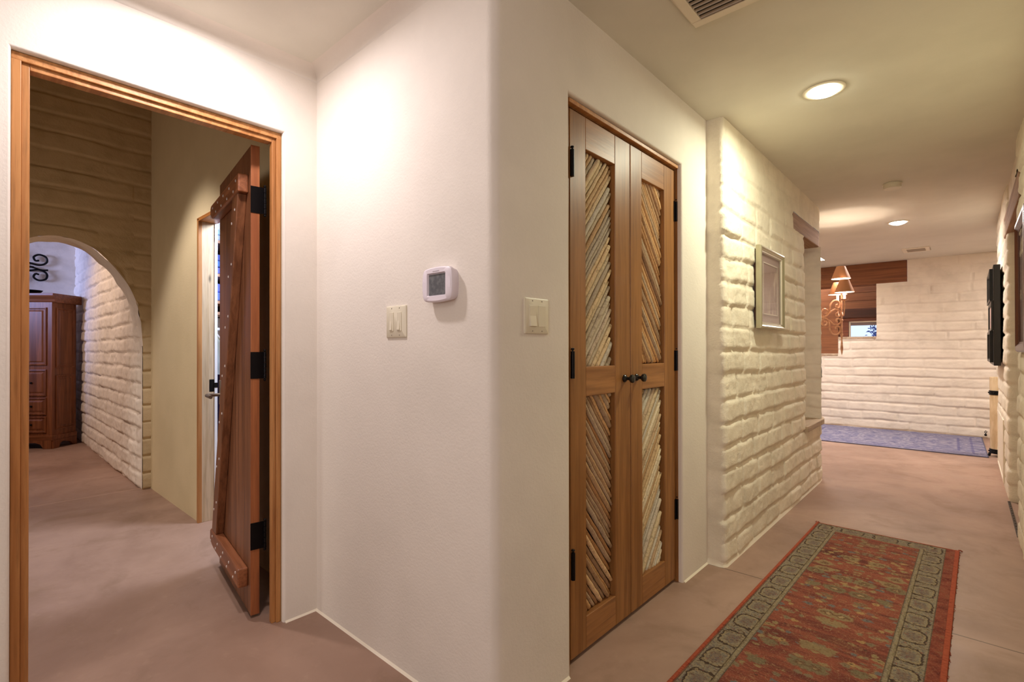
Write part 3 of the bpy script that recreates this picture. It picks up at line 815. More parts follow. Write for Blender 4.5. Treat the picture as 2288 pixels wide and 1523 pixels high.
def stick_door(name, y0, w, stiles, rises, label, hinge_left, knob_x, seeds):
    d = thing(name, label, 'door', (XD, y0, 0.017), PI / 2, group='double closet doors', kind='structure')
    s0, s1 = stiles; hgt = 2.033
    z = [0.0, 0.122, 0.962, 1.075, 1.910, hgt]
    T = 0.042
    MB().box((0, 0, 0), (s0, T, hgt)).build('stile', M['fir'], d, bevel=0.0025)
    MB().box((w - s1, 0, 0), (w, T, hgt)).build('stile', M['fir'], d, bevel=0.0025)
    for a, b in ((0, 1), (2, 3), (4, 5)):
        MB().box((s0, 0.0004, z[a]), (w - s1, T, z[b])).build('rail', M['fir_x'], d, bevel=0.0025)
    MB().box((s0, T - .004, z[1]), (w - s1, T, z[2])).box((s0, T - .004, z[3]), (w - s1, T, z[4])).build('backing', M['dark_beam'], d)
    u = stick_panel(s0, w - s1, z[3], z[4], rises[0], seeds[0], M['stick_grey'] if rises[0] else M['stick_warm'], d)
    l = stick_panel(s0, w - s1, z[1], z[2], rises[1], seeds[1], M['stick_grey'] if rises[1] else M['stick_warm'], d)
    u['label'] = 'upper panel of slanting cactus sticks'; l['label'] = 'lower panel of slanting cactus sticks'
    k = MB()
    k.lathe([(0.0001, 0.0), (0.016, 0.0), (0.0165, -0.004), (0.013, -0.009), (0.0075, -0.013), (0.0068, -0.022), (0.010, -0.027), (0.0165, -0.032), (0.0185, -0.038), (0.0165, -0.044), (0.009, -0.048), (0.0001, -0.049)], 20, Matrix.Translation((knob_x, 0, 1.018)), axis='Y')
    k.build('knob', M['knob'], d, smooth=True)
    hx = 0.002 if hinge_left else w - 0.0
    for zc in (1.83, 1.085, 0.345):
        b = MB(); sg = 1 if hinge_left else -1
        b.lathe([(0.0075, -0.05), (0.0075, 0.05)], 12, Matrix.Translation((hx + (0.006 if hinge_left else .008), -0.006, zc)))
        b.lathe([(0.003, 0.05), (0.003, 0.055), (0.0065, 0.057), (0.0065, 0.061), (0.002, .063)], 12, Matrix.Translation((hx + (0.006 if hinge_left else .008), -0.006, zc)))
        b.box((hx - (0.0 if hinge_left else 0.012), -0.004, zc - .05), (hx + (0.013 if hinge_left else .0), -0.0002, zc + .05))
        b.build('hinge', M['hinge'], d, smooth=True)
    return d
stick_door('door_2', 1.512, 0.4452, (0.104, 0.125), (True, False), 'left leaf of the stick panelled closet doors beside the light switch', True, 0.393, (5, 11))
stick_door('door_3', 1.9628, 0.4457, (0.102, 0.118), (False, True), 'right leaf of the stick panelled closet doors nearer the adobe wall', False, 0.045, (17, 23))
df = thing('trim_12', 'slim wooden frame around the double closet doors', 'door frame', (XD, 1.96, 0), PI / 2, kind='structure')
MB().box((-0.50, 0.004, 2.056), (0.455, 0.075, 2.085)).build('head', M['fir_h'], df)
m_ = MB().box((-0.475, -0.018, 2.058), (0.452, 0.003, 2.074)); m_.build('head_stop', M['pine_y'], df, bevel=0.002)
MB().box((0.4515, -0.012, 0), (0.470, 0.07, 2.06)).build('jamb', M['fir'], df, bevel=0.001)
MB().box((-0.510, 0.002, 0), (-0.4515, 0.07, 2.06)).build('jamb', M['fir'], df)

# ================================================================== THERMOSTAT AND SWITCHES
def rrect(w, h, r, bulge=0.0, n=6):
    pts = []
    for cx, cz, a0 in ((w / 2 - r, h / 2 - r, 0), (-w / 2 + r, h / 2 - r, PI / 2), (-w / 2 + r, -h / 2 + r, PI), (w / 2 - r, -h / 2 + r, 1.5 * PI)):
        for k in range(n + 1):
            a = a0 + PI / 2 * k / n
            pts.append((cx + r * math.cos(a), cz + r * math.sin(a)))
    out = []
    m = len(pts)
    for i in range(m):
        p, q = pts[i], pts[(i + 1) % m]
        k = 6 if math.hypot(p[0] - q[0], p[1] - q[1]) > 0.03 else 1
        for j in range(k): out.append((p[0] + (q[0] - p[0]) * j / k, p[1] + (q[1] - p[1]) * j / k))
    return [(x + bulge * (1 - (2 * z / h) ** 2) * (1 if x > 0 else -1) * min(1, abs(x) / (w * .42)) ** 6, z + bulge * (1 - (2 * x / w) ** 2) * (1 if z > 0 else -1) * min(1, abs(z) / (h * .42)) ** 6) for x, z in out]
def loft(mb, loops, cap0=True, cap1=True):
    n = len(loops[0]); vs = [p for l in loops for p in l]; fs = []
    for i in range(len(loops) - 1):
        for k in range(n): fs.append((i * n + k, i * n + (k + 1) % n, (i + 1) * n + (k + 1) % n, (i + 1) * n + k))
    if cap0: fs.append(tuple(reversed(range(n))))
    if cap1: fs.append(tuple((len(loops) - 1) * n + k for k in range(n)))
    return mb.add(vs, fs)
M['tstat'] = plain('white_lilac_plastic', (228, 220, 228), 0.4)
scr = NT('grey_lcd', 0.25, 0.5); scr.color(scr.mix(scr.step(scr.noise(None, 60, 4), .4, .7), lin(96, 98, 102), lin(118, 120, 122)))
th = thing('thermostat', 'white square thermostat with grey screen on the plaster wall', 'thermostat', (-1.276, YB, 1.371))
o0 = rrect(0.138, 0.100, 0.014, 0.006); 
lp = []
for y, w, h in ((0.0, 0.130, 0.094), (-0.012, 0.134, 0.098), (-0.024, 0.140, 0.104), (-0.032, 0.138, 0.102), (-0.036, 0.128, 0.094)):
    lp.append([(x, y, z) for x, z in rrect(w, h, 0.012, 0.006)])
inn = [(x, -0.036, z) for x, z in rrect(0.094, 0.076, 0.003)]
inn2 = [(x, -0.029, z) for x, z in rrect(0.086, 0.070, 0.002)]
# match counts
def resample(loop, n):
    P = [Vector(p) for p in loop] + [Vector(loop[0])]
    d = [0]
    for i in range(1, len(P)): d.append(d[-1] + (P[i] - P[i - 1]).length)
    out = []
    for k in range(n):
        t = d[-1] * k / n; i = max(j for j in range(len(d)) if d[j] <= t + 1e-12); i = min(i, len(P) - 2)
        f = (t - d[i]) / max(1e-9, d[i + 1] - d[i]); out.append(P[i].lerp(P[i + 1], f))
    return out
body = MB(); loft(body, [resample(l, 64) for l in lp + [inn, inn2]], True, True)
body.build('casing', M['tstat'], th, smooth=True)
MB().box((-0.042, -0.0305, -0.034), (0.042, -0.0292, 0.034)).build('screen', scr.m, th)
MB().box((-0.016, -0.0372, 0.0425), (0.016, -0.0362, 0.0455)).build('nameplate', plain('raised_badge', (206, 198, 206), .4), th, bevel=0.0004)

M['screw'] = plain('screw_heads', (150, 140, 122), .4, .3)
M['plate'] = plain('ivory_switch_plastic', (222, 214, 192), 0.4)
def wall_switch(label, loc, rotz, second_dimmer):
    s = thing('light_switch', label, 'light switch', loc, rotz, group='double light switches')
    p = MB(); loft(p, [[(x, 0, z) for x, z in rrect(0.122, 0.116, 0.004)], [(x, -0.004, z) for x, z in rrect(0.122, 0.116, 0.004)], [(x, -0.0065, z) for x, z in rrect(0.114, 0.108, 0.003)]])
    p.build('plate', M['plate'], s, smooth=True)
    for i, cx in enumerate((-0.024, 0.024)):
        if second_dimmer:
            f_ = MB().box((cx - .013, -.0085, -.034), (cx + .013, -.006, .034)); ff = f_.build('paddle', M['plate'], s, bevel=0.001)
            MB().prism([(-.0075, -.033), (-.0118, -.030), (-.009, .002), (-.0085, .033)], 'X', cx - .0105, cx + .0045).build('slider', M['plate'], ff, bevel=0.0006)
        else:
            f_ = MB().box((cx - .018, -.0078, -.035), (cx + .018, -.006, .035)); ff = f_.build('paddle', M['plate'], s, bevel=0.0008)
            if i == 0: MB().prism([(-.0075, -.0335), (-.0145, -.0335), (-.0085, .0), (-.0085, .033), (-.0075, .033)], 'X', cx - .0155, cx + .0155).build('rocker', M['plate'], ff, bevel=0.0005)
        for z in (-.049, .049): MB().ball((cx, -.0068, z), .0026, 8, 4, (1, .4, 1)).build('screw', M['screw'], s, smooth=True)
    return s
wall_switch('ivory double dimmer switch on the wall below left of the thermostat', (-1.542, YB, 1.261), 0, True)
wall_switch('ivory double rocker switch on the wall beside the double doors', (XC, 1.2725, 1.268), PI / 2, False)

# ================================================================== CEILING FITTINGS
M['bulb'] = plain('lit_bulb', (255, 250, 235), 0.4, emit=(1.0, 0.97, 0.74), strength=34.0)
M['bulb2'] = plain('lit_bulb_warm', (255, 246, 238), 0.4, emit=(1.0, 0.88, 0.80), strength=22.0)
M['can_trim'] = plain('white_can_trim', (236, 228, 208), 0.5)
def can(label, x, y, bulb):
    c = thing('recessed_light', label, 'ceiling light', (x, y, H), group='recessed ceiling lights')
    MB().lathe([(0.070, -0.001), (0.088, -0.001), (0.089, -0.004), (0.082, -0.007), (0.070, -0.006)], 40).build('trim_ring', M['can_trim'], c, smooth=True)
    MB().lathe([(0.071, -0.001), (0.070, -0.006), (0.056, -0.016), (0.030, -0.025), (0.0001, -0.028)], 40, cap=False).build('bulb', bulb, c, smooth=True)
    return c
can('lit recessed ceiling light over the hall runner', -0.503, 2.79, M['bulb'])
can('lit recessed ceiling light in the foyer beyond the smoke alarm', -0.494, 6.2, M['bulb2'])
sm = thing('smoke_alarm', 'round cream smoke alarm on the hall ceiling', 'smoke alarm', (-0.41, 4.72, H))
MB().lathe([(0.055, 0), (0.060, -0.002), (0.060, -0.010)], 32).build('base', M['plate'], sm, smooth=True)
MB().lathe([(0.056, -0.010), (0.056, -0.034), (0.050, -0.040), (0.0001, -0.041)], 32).build('cover', M['plate'], sm, smooth=True)

def vent(label, loc, wx, wy, fr, nsl, along_x=True, deep=0.03):
    v = thing('ceiling_vent', label, 'vent', loc, 0, group='ceiling vents')
    f_ = MB()
    t = 0.010
    for a, b in (((-wx / 2, -wy / 2), (wx / 2, -wy / 2 + fr)), ((-wx / 2, wy / 2 - fr), (wx / 2, wy / 2)), ((-wx / 2, -wy / 2 + fr), (-wx / 2 + fr, wy / 2 - fr)), ((wx / 2 - fr, -wy / 2 + fr), (wx / 2, wy / 2 - fr))):
        f_.box((a[0], a[1], -t), (b[0], b[1], 0))
    f_.build('frame', M['cream'], v, bevel=0.003)
    MB().box((-wx / 2 + fr, -wy / 2 + fr, -0.0012), (wx / 2 - fr, wy / 2 - fr, -0.0002)).build('duct_shade', M['black'], v)  # flat black sheet painting the dark behind the louvres
    s_ = MB()
    n = nsl
    for k in range(n):
        y = -wy / 2 + fr + (wy - 2 * fr) * (k + 0.5) / n
        m = Matrix.Translation((0, y, -0.006)) @ Matrix.Rotation(math.radians(38), 4, 'X')
        s_.box((-wx / 2 + fr, -0.0009, -0.0055), (wx / 2 - fr, 0.0009, 0.0045), m)
    s_.build('louvres', plain('vent_louvre_paint', (186, 172, 152), .5), v)
    return v
vent('large cream return air vent in the ceiling near the double doors', (-0.768 + 0.30, 1.903 - 0.32, H), 0.60, 0.64, 0.036, 24)
vent('small cream supply vent in the foyer ceiling by the far lintel', (-0.465, 8.06, H), 0.27, 0.32, 0.045, 10)

# ================================================================== FRAMED PICTURE ON THE ADOBE WALL
M['silver'] = plain('champagne_silver_frame', (176, 168, 140), 0.32, 0.55)
M['silver_in'] = plain('silver_frame_lip', (206, 198, 184), 0.28, 0.6)
def art_mat():
    t = NT('soft_white_figures', 0.8, 0.2)
    x = t.xyz()
    n = t.noise(None, 7, 4, .6)
    d = t.noise(t.scale(t.co(), (16, 1, 6)), 1.0, 3, .5)
    c = t.mix(t.step(d, .52, .66), lin(146, 122, 122), lin(206, 192, 182))
    t.color(t.mix(t.step(n, .35, .7), c, lin(160, 136, 132))); return t.m
pic = thing('framed_picture', 'silver framed picture of pale figures hung on the bulging adobe wall', 'picture', (-0.9365, 3.478, 1.535), PI / 2)
PWd, PHt = 0.525, 0.50
def frame_profile(w, h, prof, axis_y=True):
    """mitred frame: prof = list of (inset, y)"""
    mb = MB(); loops = []
    for ins, y in prof:
        a, b = w / 2 - ins, h / 2 - ins
        loops.append([(-a, y, -b), (a, y, -b), (a, y, b), (-a, y, b)])
    return loft(mb, loops + [loops[0]], False, False)
frame_profile(PWd, PHt, [(0, 0.0), (0, -0.022), (0.004, -0.030), (0.012, -0.032), (0.020, -0.026), (0.026, -0.024), (0.030, -0.020), (0.030, 0.0)]).build('frame', M['silver'], pic)
frame_profile(PWd - .06, PHt - .06, [(0, 0.0), (0, -0.022), (0.006, -0.021), (0.010, -0.014), (0.010, 0.0)]).build('inner_lip', M['silver_in'], pic)
MB().box((-PWd / 2 + .036, -0.008, -PHt / 2 + .036), (PWd / 2 - .036, -0.002, PHt / 2 - .036)).build('mat', plain('grey_lilac_mat', (158, 136, 134), .8), pic)
frame_profile(0.31, 0.325, [(0, -.008), (0, -.0125), (.008, -.0125), (.008, -.008)]).build('fillet', M['silver_in'], pic)
MB().box((-.147, -0.0095, -.1545), (.147, -0.0075, .1545)).build('artwork', art_mat(), pic)
def glass_mat(name, refl=0.10):
    t = NT(name); tr = t.n.new('ShaderNodeBsdfTransparent'); gl = t.n.new('ShaderNodeBsdfGlossy'); gl.inputs['Roughness'].default_value = 0.03
    mx = t.n.new('ShaderNodeMixShader'); lw = t.n.new('ShaderNodeLayerWeight'); lw.inputs[0].default_value = 0.5
    t.l.new(t.math('ADD', 0.03, t.math('MULTIPLY', t.math('POWER', lw.outputs['Facing'], 4.0), 0.5)), mx.inputs[0]); t.l.new(tr.outputs[0], mx.inputs[1]); t.l.new(gl.outputs[0], mx.inputs[2])
    t.l.new(mx.outputs[0], t.n['Material Output'].inputs[0]); return t.m
M['glass'] = glass_mat('picture_glass')
MB().box((-PWd / 2 + .037, -0.0150, -PHt / 2 + .037), (PWd / 2 - .037, -0.0136, PHt / 2 - .037)).build('glass', M['glass'], pic)
for x_ in (-PWd / 2 + .02, PWd / 2 - .035): MB().box((x_, 0.0, -.20), (x_ + .015, 0.016, .205)).build('backing_strip', M['dark_beam'], pic)

# ================================================================== RIGHT WALL: DARK PICTURE AND STEPPED PANEL
M['mahog'] = wood('dark_mahogany', (92, 46, 30), (62, 30, 22), 'Z', 0.3)
rp = thing('framed_print', 'dark red wood framed glazed picture at the right edge of the hall', 'picture', (0.224, 3.72, 1.50), -PI / 2)
frame_profile(0.62, 0.72, [(0, 0.004), (0, -0.012), (0.008, -0.020), (0.030, -0.022), (0.045, -0.010), (0.055, -0.008), (0.055, 0.004)]).build('frame', M['mahog'], rp)
MB().box((-.26, -0.002, -.31), (.26, 0.003, .31)).build('print', plain('grey_print', (150, 140, 140), .7), rp)
MB().box((-.26, -0.006, -.31), (.26, -0.0045, .31)).build('glass', M['glass'], rp)

M['ebony'] = plain('black_brown_lacquer', (34, 31, 27), 0.35)
sp_ = thing('wall_panel', 'black stepped three part wall panel hung on the right adobe wall', 'wall art', (0.214, 6.30, 1.44), -PI / 2)
MB().box((-.45, -0.046, -.425), (.45, -0.002, .425)).build('box', M['ebony'], sp_, bevel=0.004)
for z0, z1, x1, y in ((0.13, 0.40, 0.36, -0.068), (-0.125, 0.125, 0.44, -0.060), (-0.40, -0.13, 0.36, -0.068)):
    q = frame_profile(0.0 + 2 * .0 + (x1 + .36), z1 - z0, [(0, -.045), (0, y), (.02, y), (.024, -.048), (.024, -.045)])
    q.v = [(a + (x1 - .36) / 2, b, c + (z0 + z1) / 2) for a, b, c in q.v]
    fr_ = q.build('panel_frame', M['ebony'], sp_, bevel=0.002)
    MB().box((-.34, -.0485, z0 + .022), (x1 - .022, -.0465, z1 - .022)).build('insert', plain('pinkish_insert', (176, 146, 140), .4), fr_)
vg = thing('access_hatch', 'flat cream painted hatch low on the right adobe wall under the black panel', 'hatch', (0.222, 6.26, 0.31), -PI / 2)
frame_profile(0.98, 0.52, [(0, 0.012), (0, -0.004), (.03, -0.006), (.034, 0.0), (.034, 0.012)]).build('frame', M['cream'], vg)
MB().box((-.455, -0.001, -.225), (.455, 0.006, .225)).build('door', M['cream'], vg, bevel=.002)
ts = thing('threshold_strip', 'dark metal strip with studs across the right doorway floor', 'threshold', (0.232, 4.84, 0.0), PI / 2)
MB().box((-.47, -0.008, 0.0), (.50, 0.008, 0.006)).build('strip', plain('dark_bronze', (72, 62, 58), .4, .6), ts, bevel=0.001)
for k in range(14): MB().ball((-.44 + k * .07, 0, .006), .0045, 8, 4, (1, 1, .6)).build('stud', M['iron'], ts, smooth=True)

# ================================================================== FLOOR LAMP CYLINDER, DOOR STOP
pm = NT('parchment', 0.8, .2); pm.color(pm.mix(pm.step(pm.noise(pm.scale(pm.co(), (8, 8, 2)), 3, 4), .35, .7), lin(228, 206, 168), lin(206, 180, 138)))
fl_ = thing('floor_lamp', 'tall parchment cylinder floor lamp with black iron bands by the right wall', 'lamp', (0.266, 7.50, 0))
MB().lathe([(0.083, 0.045), (0.085, 0.05), (0.085, 0.848), (0.082, 0.851), (0.078, 0.848), (0.078, 0.06)], 36, cap=True).build('shade', pm.m, fl_, smooth=True)
for z0, z1 in ((0.034, 0.083), (0.662, 0.708)):
    b_ = MB().lathe([(0.086, z0), (0.091, z0), (0.091, z1), (0.086, z1), (0.086, z0)], 36, cap=False).build('band', M['iron'], fl_, smooth=True)
    for k in range(8):
        a = 2 * PI * k / 8 + .2; MB().ball((0.094 * math.cos(a), 0.094 * math.sin(a), (z0 + z1) / 2), .008, 8, 5).build('rivet', M['iron'], b_, smooth=True)
for k in range(4):
    a = 2 * PI * k / 4 + PI + .15
    MB().tube([(0.07 * math.cos(a), 0.07 * math.sin(a), .05), (0.088 * math.cos(a), 0.088 * math.sin(a), .03), (0.092 * math.cos(a), 0.092 * math.sin(a), .012)], .012, 8).ball((0.092 * math.cos(a), .092 * math.sin(a), .013), .013, 10, 6).build('foot', M['iron'], fl_, smooth=True)
ds = thing('door_stop', 'small dark door stop on the foot of the far wall by the blue rug', 'door stop', (0.175, YF - .002, 0.05))
MB().lathe([(0.016, 0), (0.016, -.006), (0.006, -.010), (0.005, -.05), (0.012, -.054), (0.014, -.064), (0.0001, -.07)], 14, axis='Y').build('post', M['iron'], ds, smooth=True)
MB().tube([(0.0, -.05, .014), (-.008, -.05, .034), (0.0, -.05, .054), (0.012, -.05, .046), (0.010, -.05, .03), (0, -.05, .014)], .004, 6).build('hook', M['iron'], ds, smooth=True)

# ================================================================== SCONCE
def spiral(c, r0, r1, a0, a1, n=18):
    return [(c[0] + (r0 + (r1 - r0) * k / n) * math.cos(a0 + (a1 - a0) * k / n), 0, c[1] + (r0 + (r1 - r0) * k / n) * math.sin(a0 + (a1 - a0) * k / n)) for k in range(n + 1)]
def smooth_pts(P, n=8):
    P = [Vector(p) for p in P]; out = []
    for i in range(len(P) - 1):
        p0, p1, p2, p3 = P[max(i - 1, 0)], P[i], P[i + 1], P[min(i + 2, len(P) - 1)]
        for k in range(n):
            t = k / n
            out.append(0.5 * ((2 * p1) + (p2 - p0) * t + (2 * p0 - 5 * p1 + 4 * p2 - p3) * t * t + (3 * p1 - p0 - 3 * p2 + p3) * t ** 3))
    return out + [P[-1]]
copper = NT('rubbed_copper_iron', 0.38, .5); copper.b.inputs['Metallic'].default_value = .15
copper.color(copper.mix(copper.step(copper.noise(None, 30, 4), .4, .7), lin(214, 164, 130), lin(182, 130, 98)))
M['shade'] = plain('copper_brown_shade', (176, 122, 84), 0.6)
M['liner'] = plain('white_shade_liner', (255, 244, 232), 0.6)
M['candle'] = plain('ivory_candle_sleeve', (255, 240, 222), 0.5, emit=(1.0, .85, .72), strength=1.2)  # sleeve given a glow of its own, standing in for bulb light
sa = math.radians(45)         # stem lies outward from the wall along this bearing
sc = thing('wall_sconce', 'three light scrolled iron sconce with copper shades on the curved adobe corner', 'wall lamp', (-0.882, 5.652, 1.45), sa)
# local x points away from the wall; the wall is about 0.38 m behind the stem
st = MB()
st.tube([(0, 0, -0.17), (0, 0, 0.18), (0, 0, 0.26)], 0.008, 10)
st.lathe([(0.0001, -0.355), (0.006, -.33), (0.012, -0.29), (0.009, -.25), (0.006, -.20), (0.009, -0.17), (0.013, -.155), (.008, -.14)], 14)
st.ball((0, 0, -.02), .014, 10, 6).ball((0, 0, .05), .012, 10, 6)
st.build('stem', copper.m, sc, smooth=True)
MB().box((-.328, -.03, -.12), (-.318, .03, .12)).build('wall_plate', copper.m, sc, bevel=.003)
scr_ = MB()
def scroll(pts, r=.0078): scr_.tube(smooth_pts([(p[0] * .88, p[1], p[2]) for p in pts], 6), r, 7)
# outer S scrolls toward the wall, upper and lower, plus inner curls by the stem
scroll([(-.365, 0, .02), (-.27, 0, .012), (-.17, 0, .022), (-.135, 0, .07), (-.125, 0, .13), (-.09, 0, .165), (-.045, 0, .165), (-.02, 0, .135), (-.03, 0, .10), (-.06, 0, .10), (-.062, 0, .125), (-.045, 0, .13)])
scroll([(-.365, 0, -.01), (-.25, 0, .004), (-.17, 0, -.005), (-.14, 0, -.05), (-.13, 0, -.11), (-.10, 0, -.15), (-.05, 0, -.155), (-.018, 0, -.125), (-.022, 0, -.085), (-.052, 0, -.075), (-.068, 0, -.095), (-.052, 0, -.108)])
scroll([(-.19, 0, .01), (-.13, 0, .055), (-.08, 0, .082), (-.03, 0, .075), (-.012, 0, .045), (-.028, 0, .018), (-.056, 0, .022), (-.060, 0, .045), (-.042, 0, .048)])
scroll([(-.19, 0, .0), (-.13, 0, -.03), (-.085, 0, -.06), (-.035, 0, -.058), (-.012, 0, -.03), (-.028, 0, -.004), (-.056, 0, -.010), (-.058, 0, -.030), (-.042, 0, -.032)])
scroll([(-.20, 0, .008), (-.225, 0, .05), (-.20, 0, .085), (-.165, 0, .078), (-.16, 0, .05), (-.185, 0, .042)])
scroll([(-.20, 0, .002), (-.228, 0, -.035), (-.205, 0, -.068), (-.17, 0, -.06), (-.168, 0, -.035), (-.19, 0, -.030)])
scr_.build('scrollwork', copper.m, sc, smooth=True)
for nm_, ax, ay, az in (('upper', -.005, .0, .355), ('side', -.045, -.10, .215), ('side', .034, .10, .215)):
    arm = MB().tube(smooth_pts([(0, 0, .06), (ax * .5, ay * .55, .02), (ax, ay, az - .13), (ax, ay, az - .055)] if nm_ == 'side' else [(0, 0, .2), (ax, ay, az - .05)]), .0055, 8).build('arm', copper.m, sc, smooth=True)
    mt = Matrix.Translation((ax, ay, az))
    MB().lathe([(0.006, -.060), (0.028, -.052), (0.038, -.044), (0.030, -.046), (.012, -.050)], 16, mt).build('drip_pan', copper.m, arm, smooth=True)
    MB().lathe([(0.011, -.05), (0.011, .045), (.004, .048)], 14, mt).build('candle', M['candle'], arm, smooth=True)
    MB().ball((ax, ay, az + .060), .016, 12, 8, (1, 1, 1.5)).build('bulb', M['bulb2'], arm, smooth=True)
    sh_ = MB().lathe([(0.079, .020), (0.0365, .138)], 36, mt, cap=False).build('lamp_shade', M['shade'], sc, smooth=True)
    MB().lathe([(0.0775, .0205), (0.0350, .1375)], 36, mt, cap=False).build('liner', M['liner'], sh_, smooth=True)
for ax, ay, az in ((-.005, 0, .355), (-.045, -.10, .215), (.034, .10, .215)):
    p = Vector((-0.882, 5.652, 1.45)) + Matrix.Rotation(sa, 3, 'Z') @ Vector((ax, ay, az + .094))
    lamp('sconce_glow', 'POINT', p, 9.0 if az > .3 else 2.5, (1.0, .80, .64), .005)

# ================================================================== RUGS
def rug_mat():
    t = NT('oriental_runner', 0.95, 0.1)
    x = t.xyz(); X, Y = x[0], x[1]
    p = t.math('ADD', X, 0.020); ap = t.math('ABSOLUTE', p); q = t.math('SUBTRACT', 1.458, t.math('ABSOLUTE', Y))
    d = t.math('MINIMUM', t.math('SUBTRACT', 0.318, ap), q)
    # abrash bands across the width
    ab = t.noise(t.vec(t.math('MULTIPLY', X, 1.6), t.math('MULTIPLY', Y, 9.0)), 1.0, 4, .6)
    st_ = t.noise(t.vec(t.math('MULTIPLY', X, 22), t.math('MULTIPLY', Y, 160)), 1.0, 3, .6)
    red = t.ramp(ab, [(0.30, lin(84, 44, 42)), (0.42, lin(122, 64, 54)), (0.52, lin(146, 82, 64)), (0.60, lin(108, 56, 50)), (0.72, lin(146, 102, 74))])
    # floral field, mirrored about the centre line
    warp = t.math('MULTIPLY', t.math('SUBTRACT', t.noise(t.vec(ap, Y), 16, 2), .5), .035)
    mv = t.vec(t.math('ADD', ap, warp), t.math('ADD', t.math('MULTIPLY', Y, 1.25), warp))
    v1 = t.voro(mv, 9.5, rnd=.62); v1c = t.voro(mv, 9.5, rnd=.62, out='Color')
    v2 = t.voro(t.vec(t.math('ADD', ap, warp), t.math('MULTIPLY', Y, 1.2)), 23, rnd=.8)
    v2c = t.voro(t.vec(t.math('ADD', ap, warp), t.math('MULTIPLY', Y, 1.2)), 23, rnd=.8, out='Color')
    nz = t.noise(t.vec(t.math('MULTIPLY', ap, 1.0), t.math('MULTIPLY', Y, 1.3)), 62, 3, .65)
    f1 = t.math('ADD', v1, t.math('MULTIPLY', t.math('SUBTRACT', nz, .5), .52))
    f2 = t.math('ADD', v2, t.math('MULTIPLY', t.math('SUBTRACT', nz, .5), .70))
    vine = t.math('ABSOLUTE', t.math('SUBTRACT', t.noise(t.vec(ap, t.math('MULTIPLY', Y, 1.1)), 17, 2, .5, .6), .5))
    col = t.mix(t.math('MULTIPLY', t.math('SUBTRACT', 1.0, t.step(vine, .005, .012)), .42), red, lin(172, 138, 98))
    petals = t.ramp(t.xyz(v2c)[0], [(0.0, lin(150, 132, 92)), (0.35, lin(128, 116, 90)), (0.6, lin(104, 110, 108)), (0.8, lin(170, 140, 92))], 'CONSTANT')
    m2 = t.math('MULTIPLY', t.math('SUBTRACT', 1.0, t.step(f2, .32, .44)), t.step(t.xyz(v2c)[1], .16, .22))
    col = t.mix(t.math('MULTIPLY', m2, .85), col, petals)
    col = t.mix(t.math('MULTIPLY', t.math('SUBTRACT', 1.0, t.step(f2, .06, .13)), .8), col, lin(74, 56, 48))
    big = t.step(t.xyz(v1c)[0], .30, .36)
    ring = t.math('MULTIPLY', big, t.math('SUBTRACT', 1.0, t.step(f1, .38, .48)))
    col = t.mix(t.math('MULTIPLY', ring, .85), col, t.mix(t.step(t.xyz(v1c)[1], .4, .6), lin(146, 128, 92), lin(120, 112, 84)))
    col = t.mix(t.math('MULTIPLY', t.math('MULTIPLY', big, t.math('SUBTRACT', 1.0, t.step(f1, .20, .26))), .8), col, lin(104, 74, 54))
    col = t.mix(t.math('MULTIPLY', t.math('MULTIPLY', big, t.math('SUBTRACT', 1.0, t.step(f1, .09, .15))), .85), col, lin(172, 148, 110))
    # border: cartouches in an olive ground
    bn = t.noise(t.vec(ap, Y), 48, 3, .65); bn2 = t.noise(t.vec(X, Y), 90, 3, .6)
    per = 0.168
    side_ = t.math('LESS_THAN', t.math('SUBTRACT', 0.318, ap), q)
    run = t.math('ADD', t.math('MULTIPLY', side_, Y), t.math('MULTIPLY', t.math('SUBTRACT', 1.0, side_), p))
    fr_ = t.math('SUBTRACT', t.math('MULTIPLY', t.math('FRACT', t.math('ADD', t.math('DIVIDE', run, per), 50.25)), per), per / 2)
    lx = t.math('DIVIDE', t.math('SUBTRACT', d, .056), .042); ly = t.math('DIVIDE', fr_, .058)
    se = t.math('POWER', t.math('ADD', t.math('POWER', t.math('ABSOLUTE', lx), 4.0), t.math('POWER', t.math('ABSOLUTE', ly), 4.0)), .25)
    se = t.math('ADD', se, t.math('MULTIPLY', t.math('SUBTRACT', bn, .5), .75))
    bcol = t.ramp(bn, [(0.30, lin(70, 56, 50)), (0.40, lin(124, 108, 88)), (0.50, lin(148, 136, 112)), (0.60, lin(104, 102, 98)), (0.68, lin(150, 100, 78)), (0.76, lin(134, 124, 104))])
    bcol = t.mix(t.math('SUBTRACT', 1.0, t.step(t.math('ABSOLUTE', t.math('SUBTRACT', se, 1.0)), .05, .11)), bcol, lin(66, 54, 46))
    bcol = t.mix(t.math('MULTIPLY', t.math('SUBTRACT', 1.0, t.step(t.math('ABSOLUTE', t.math('SUBTRACT', se, .86)), .04, .08)), .6), bcol, lin(158, 140, 104))
    cin = t.math('SUBTRACT', 1.0, t.step(se, .42, .62))
    bcol = t.mix(t.math('MULTIPLY', cin, .55), bcol, t.ramp(bn2, [(0.35, lin(120, 70, 54)), (.5, lin(96, 88, 92)), (.65, lin(132, 104, 76))]))
    g1 = t.math('SUBTRACT', 1.0, t.step(t.math('ABSOLUTE', t.math('SUBTRACT', d, .100)), .004, .007))
    bcol = t.mix(t.math('MULTIPLY', g1, .55), bcol, lin(156, 142, 110))
    for dd_ in (.0015, .0925, .1115):
        l_ = t.math('SUBTRACT', 1.0, t.step(t.math('ABSOLUTE', t.math('SUBTRACT', d, dd_)), .0012, .003))
        bcol = t.mix(t.math('MULTIPLY', l_, .7), bcol, lin(70, 58, 46))
    col = t.mix(t.step(d, .1125, .1135), bcol, col)
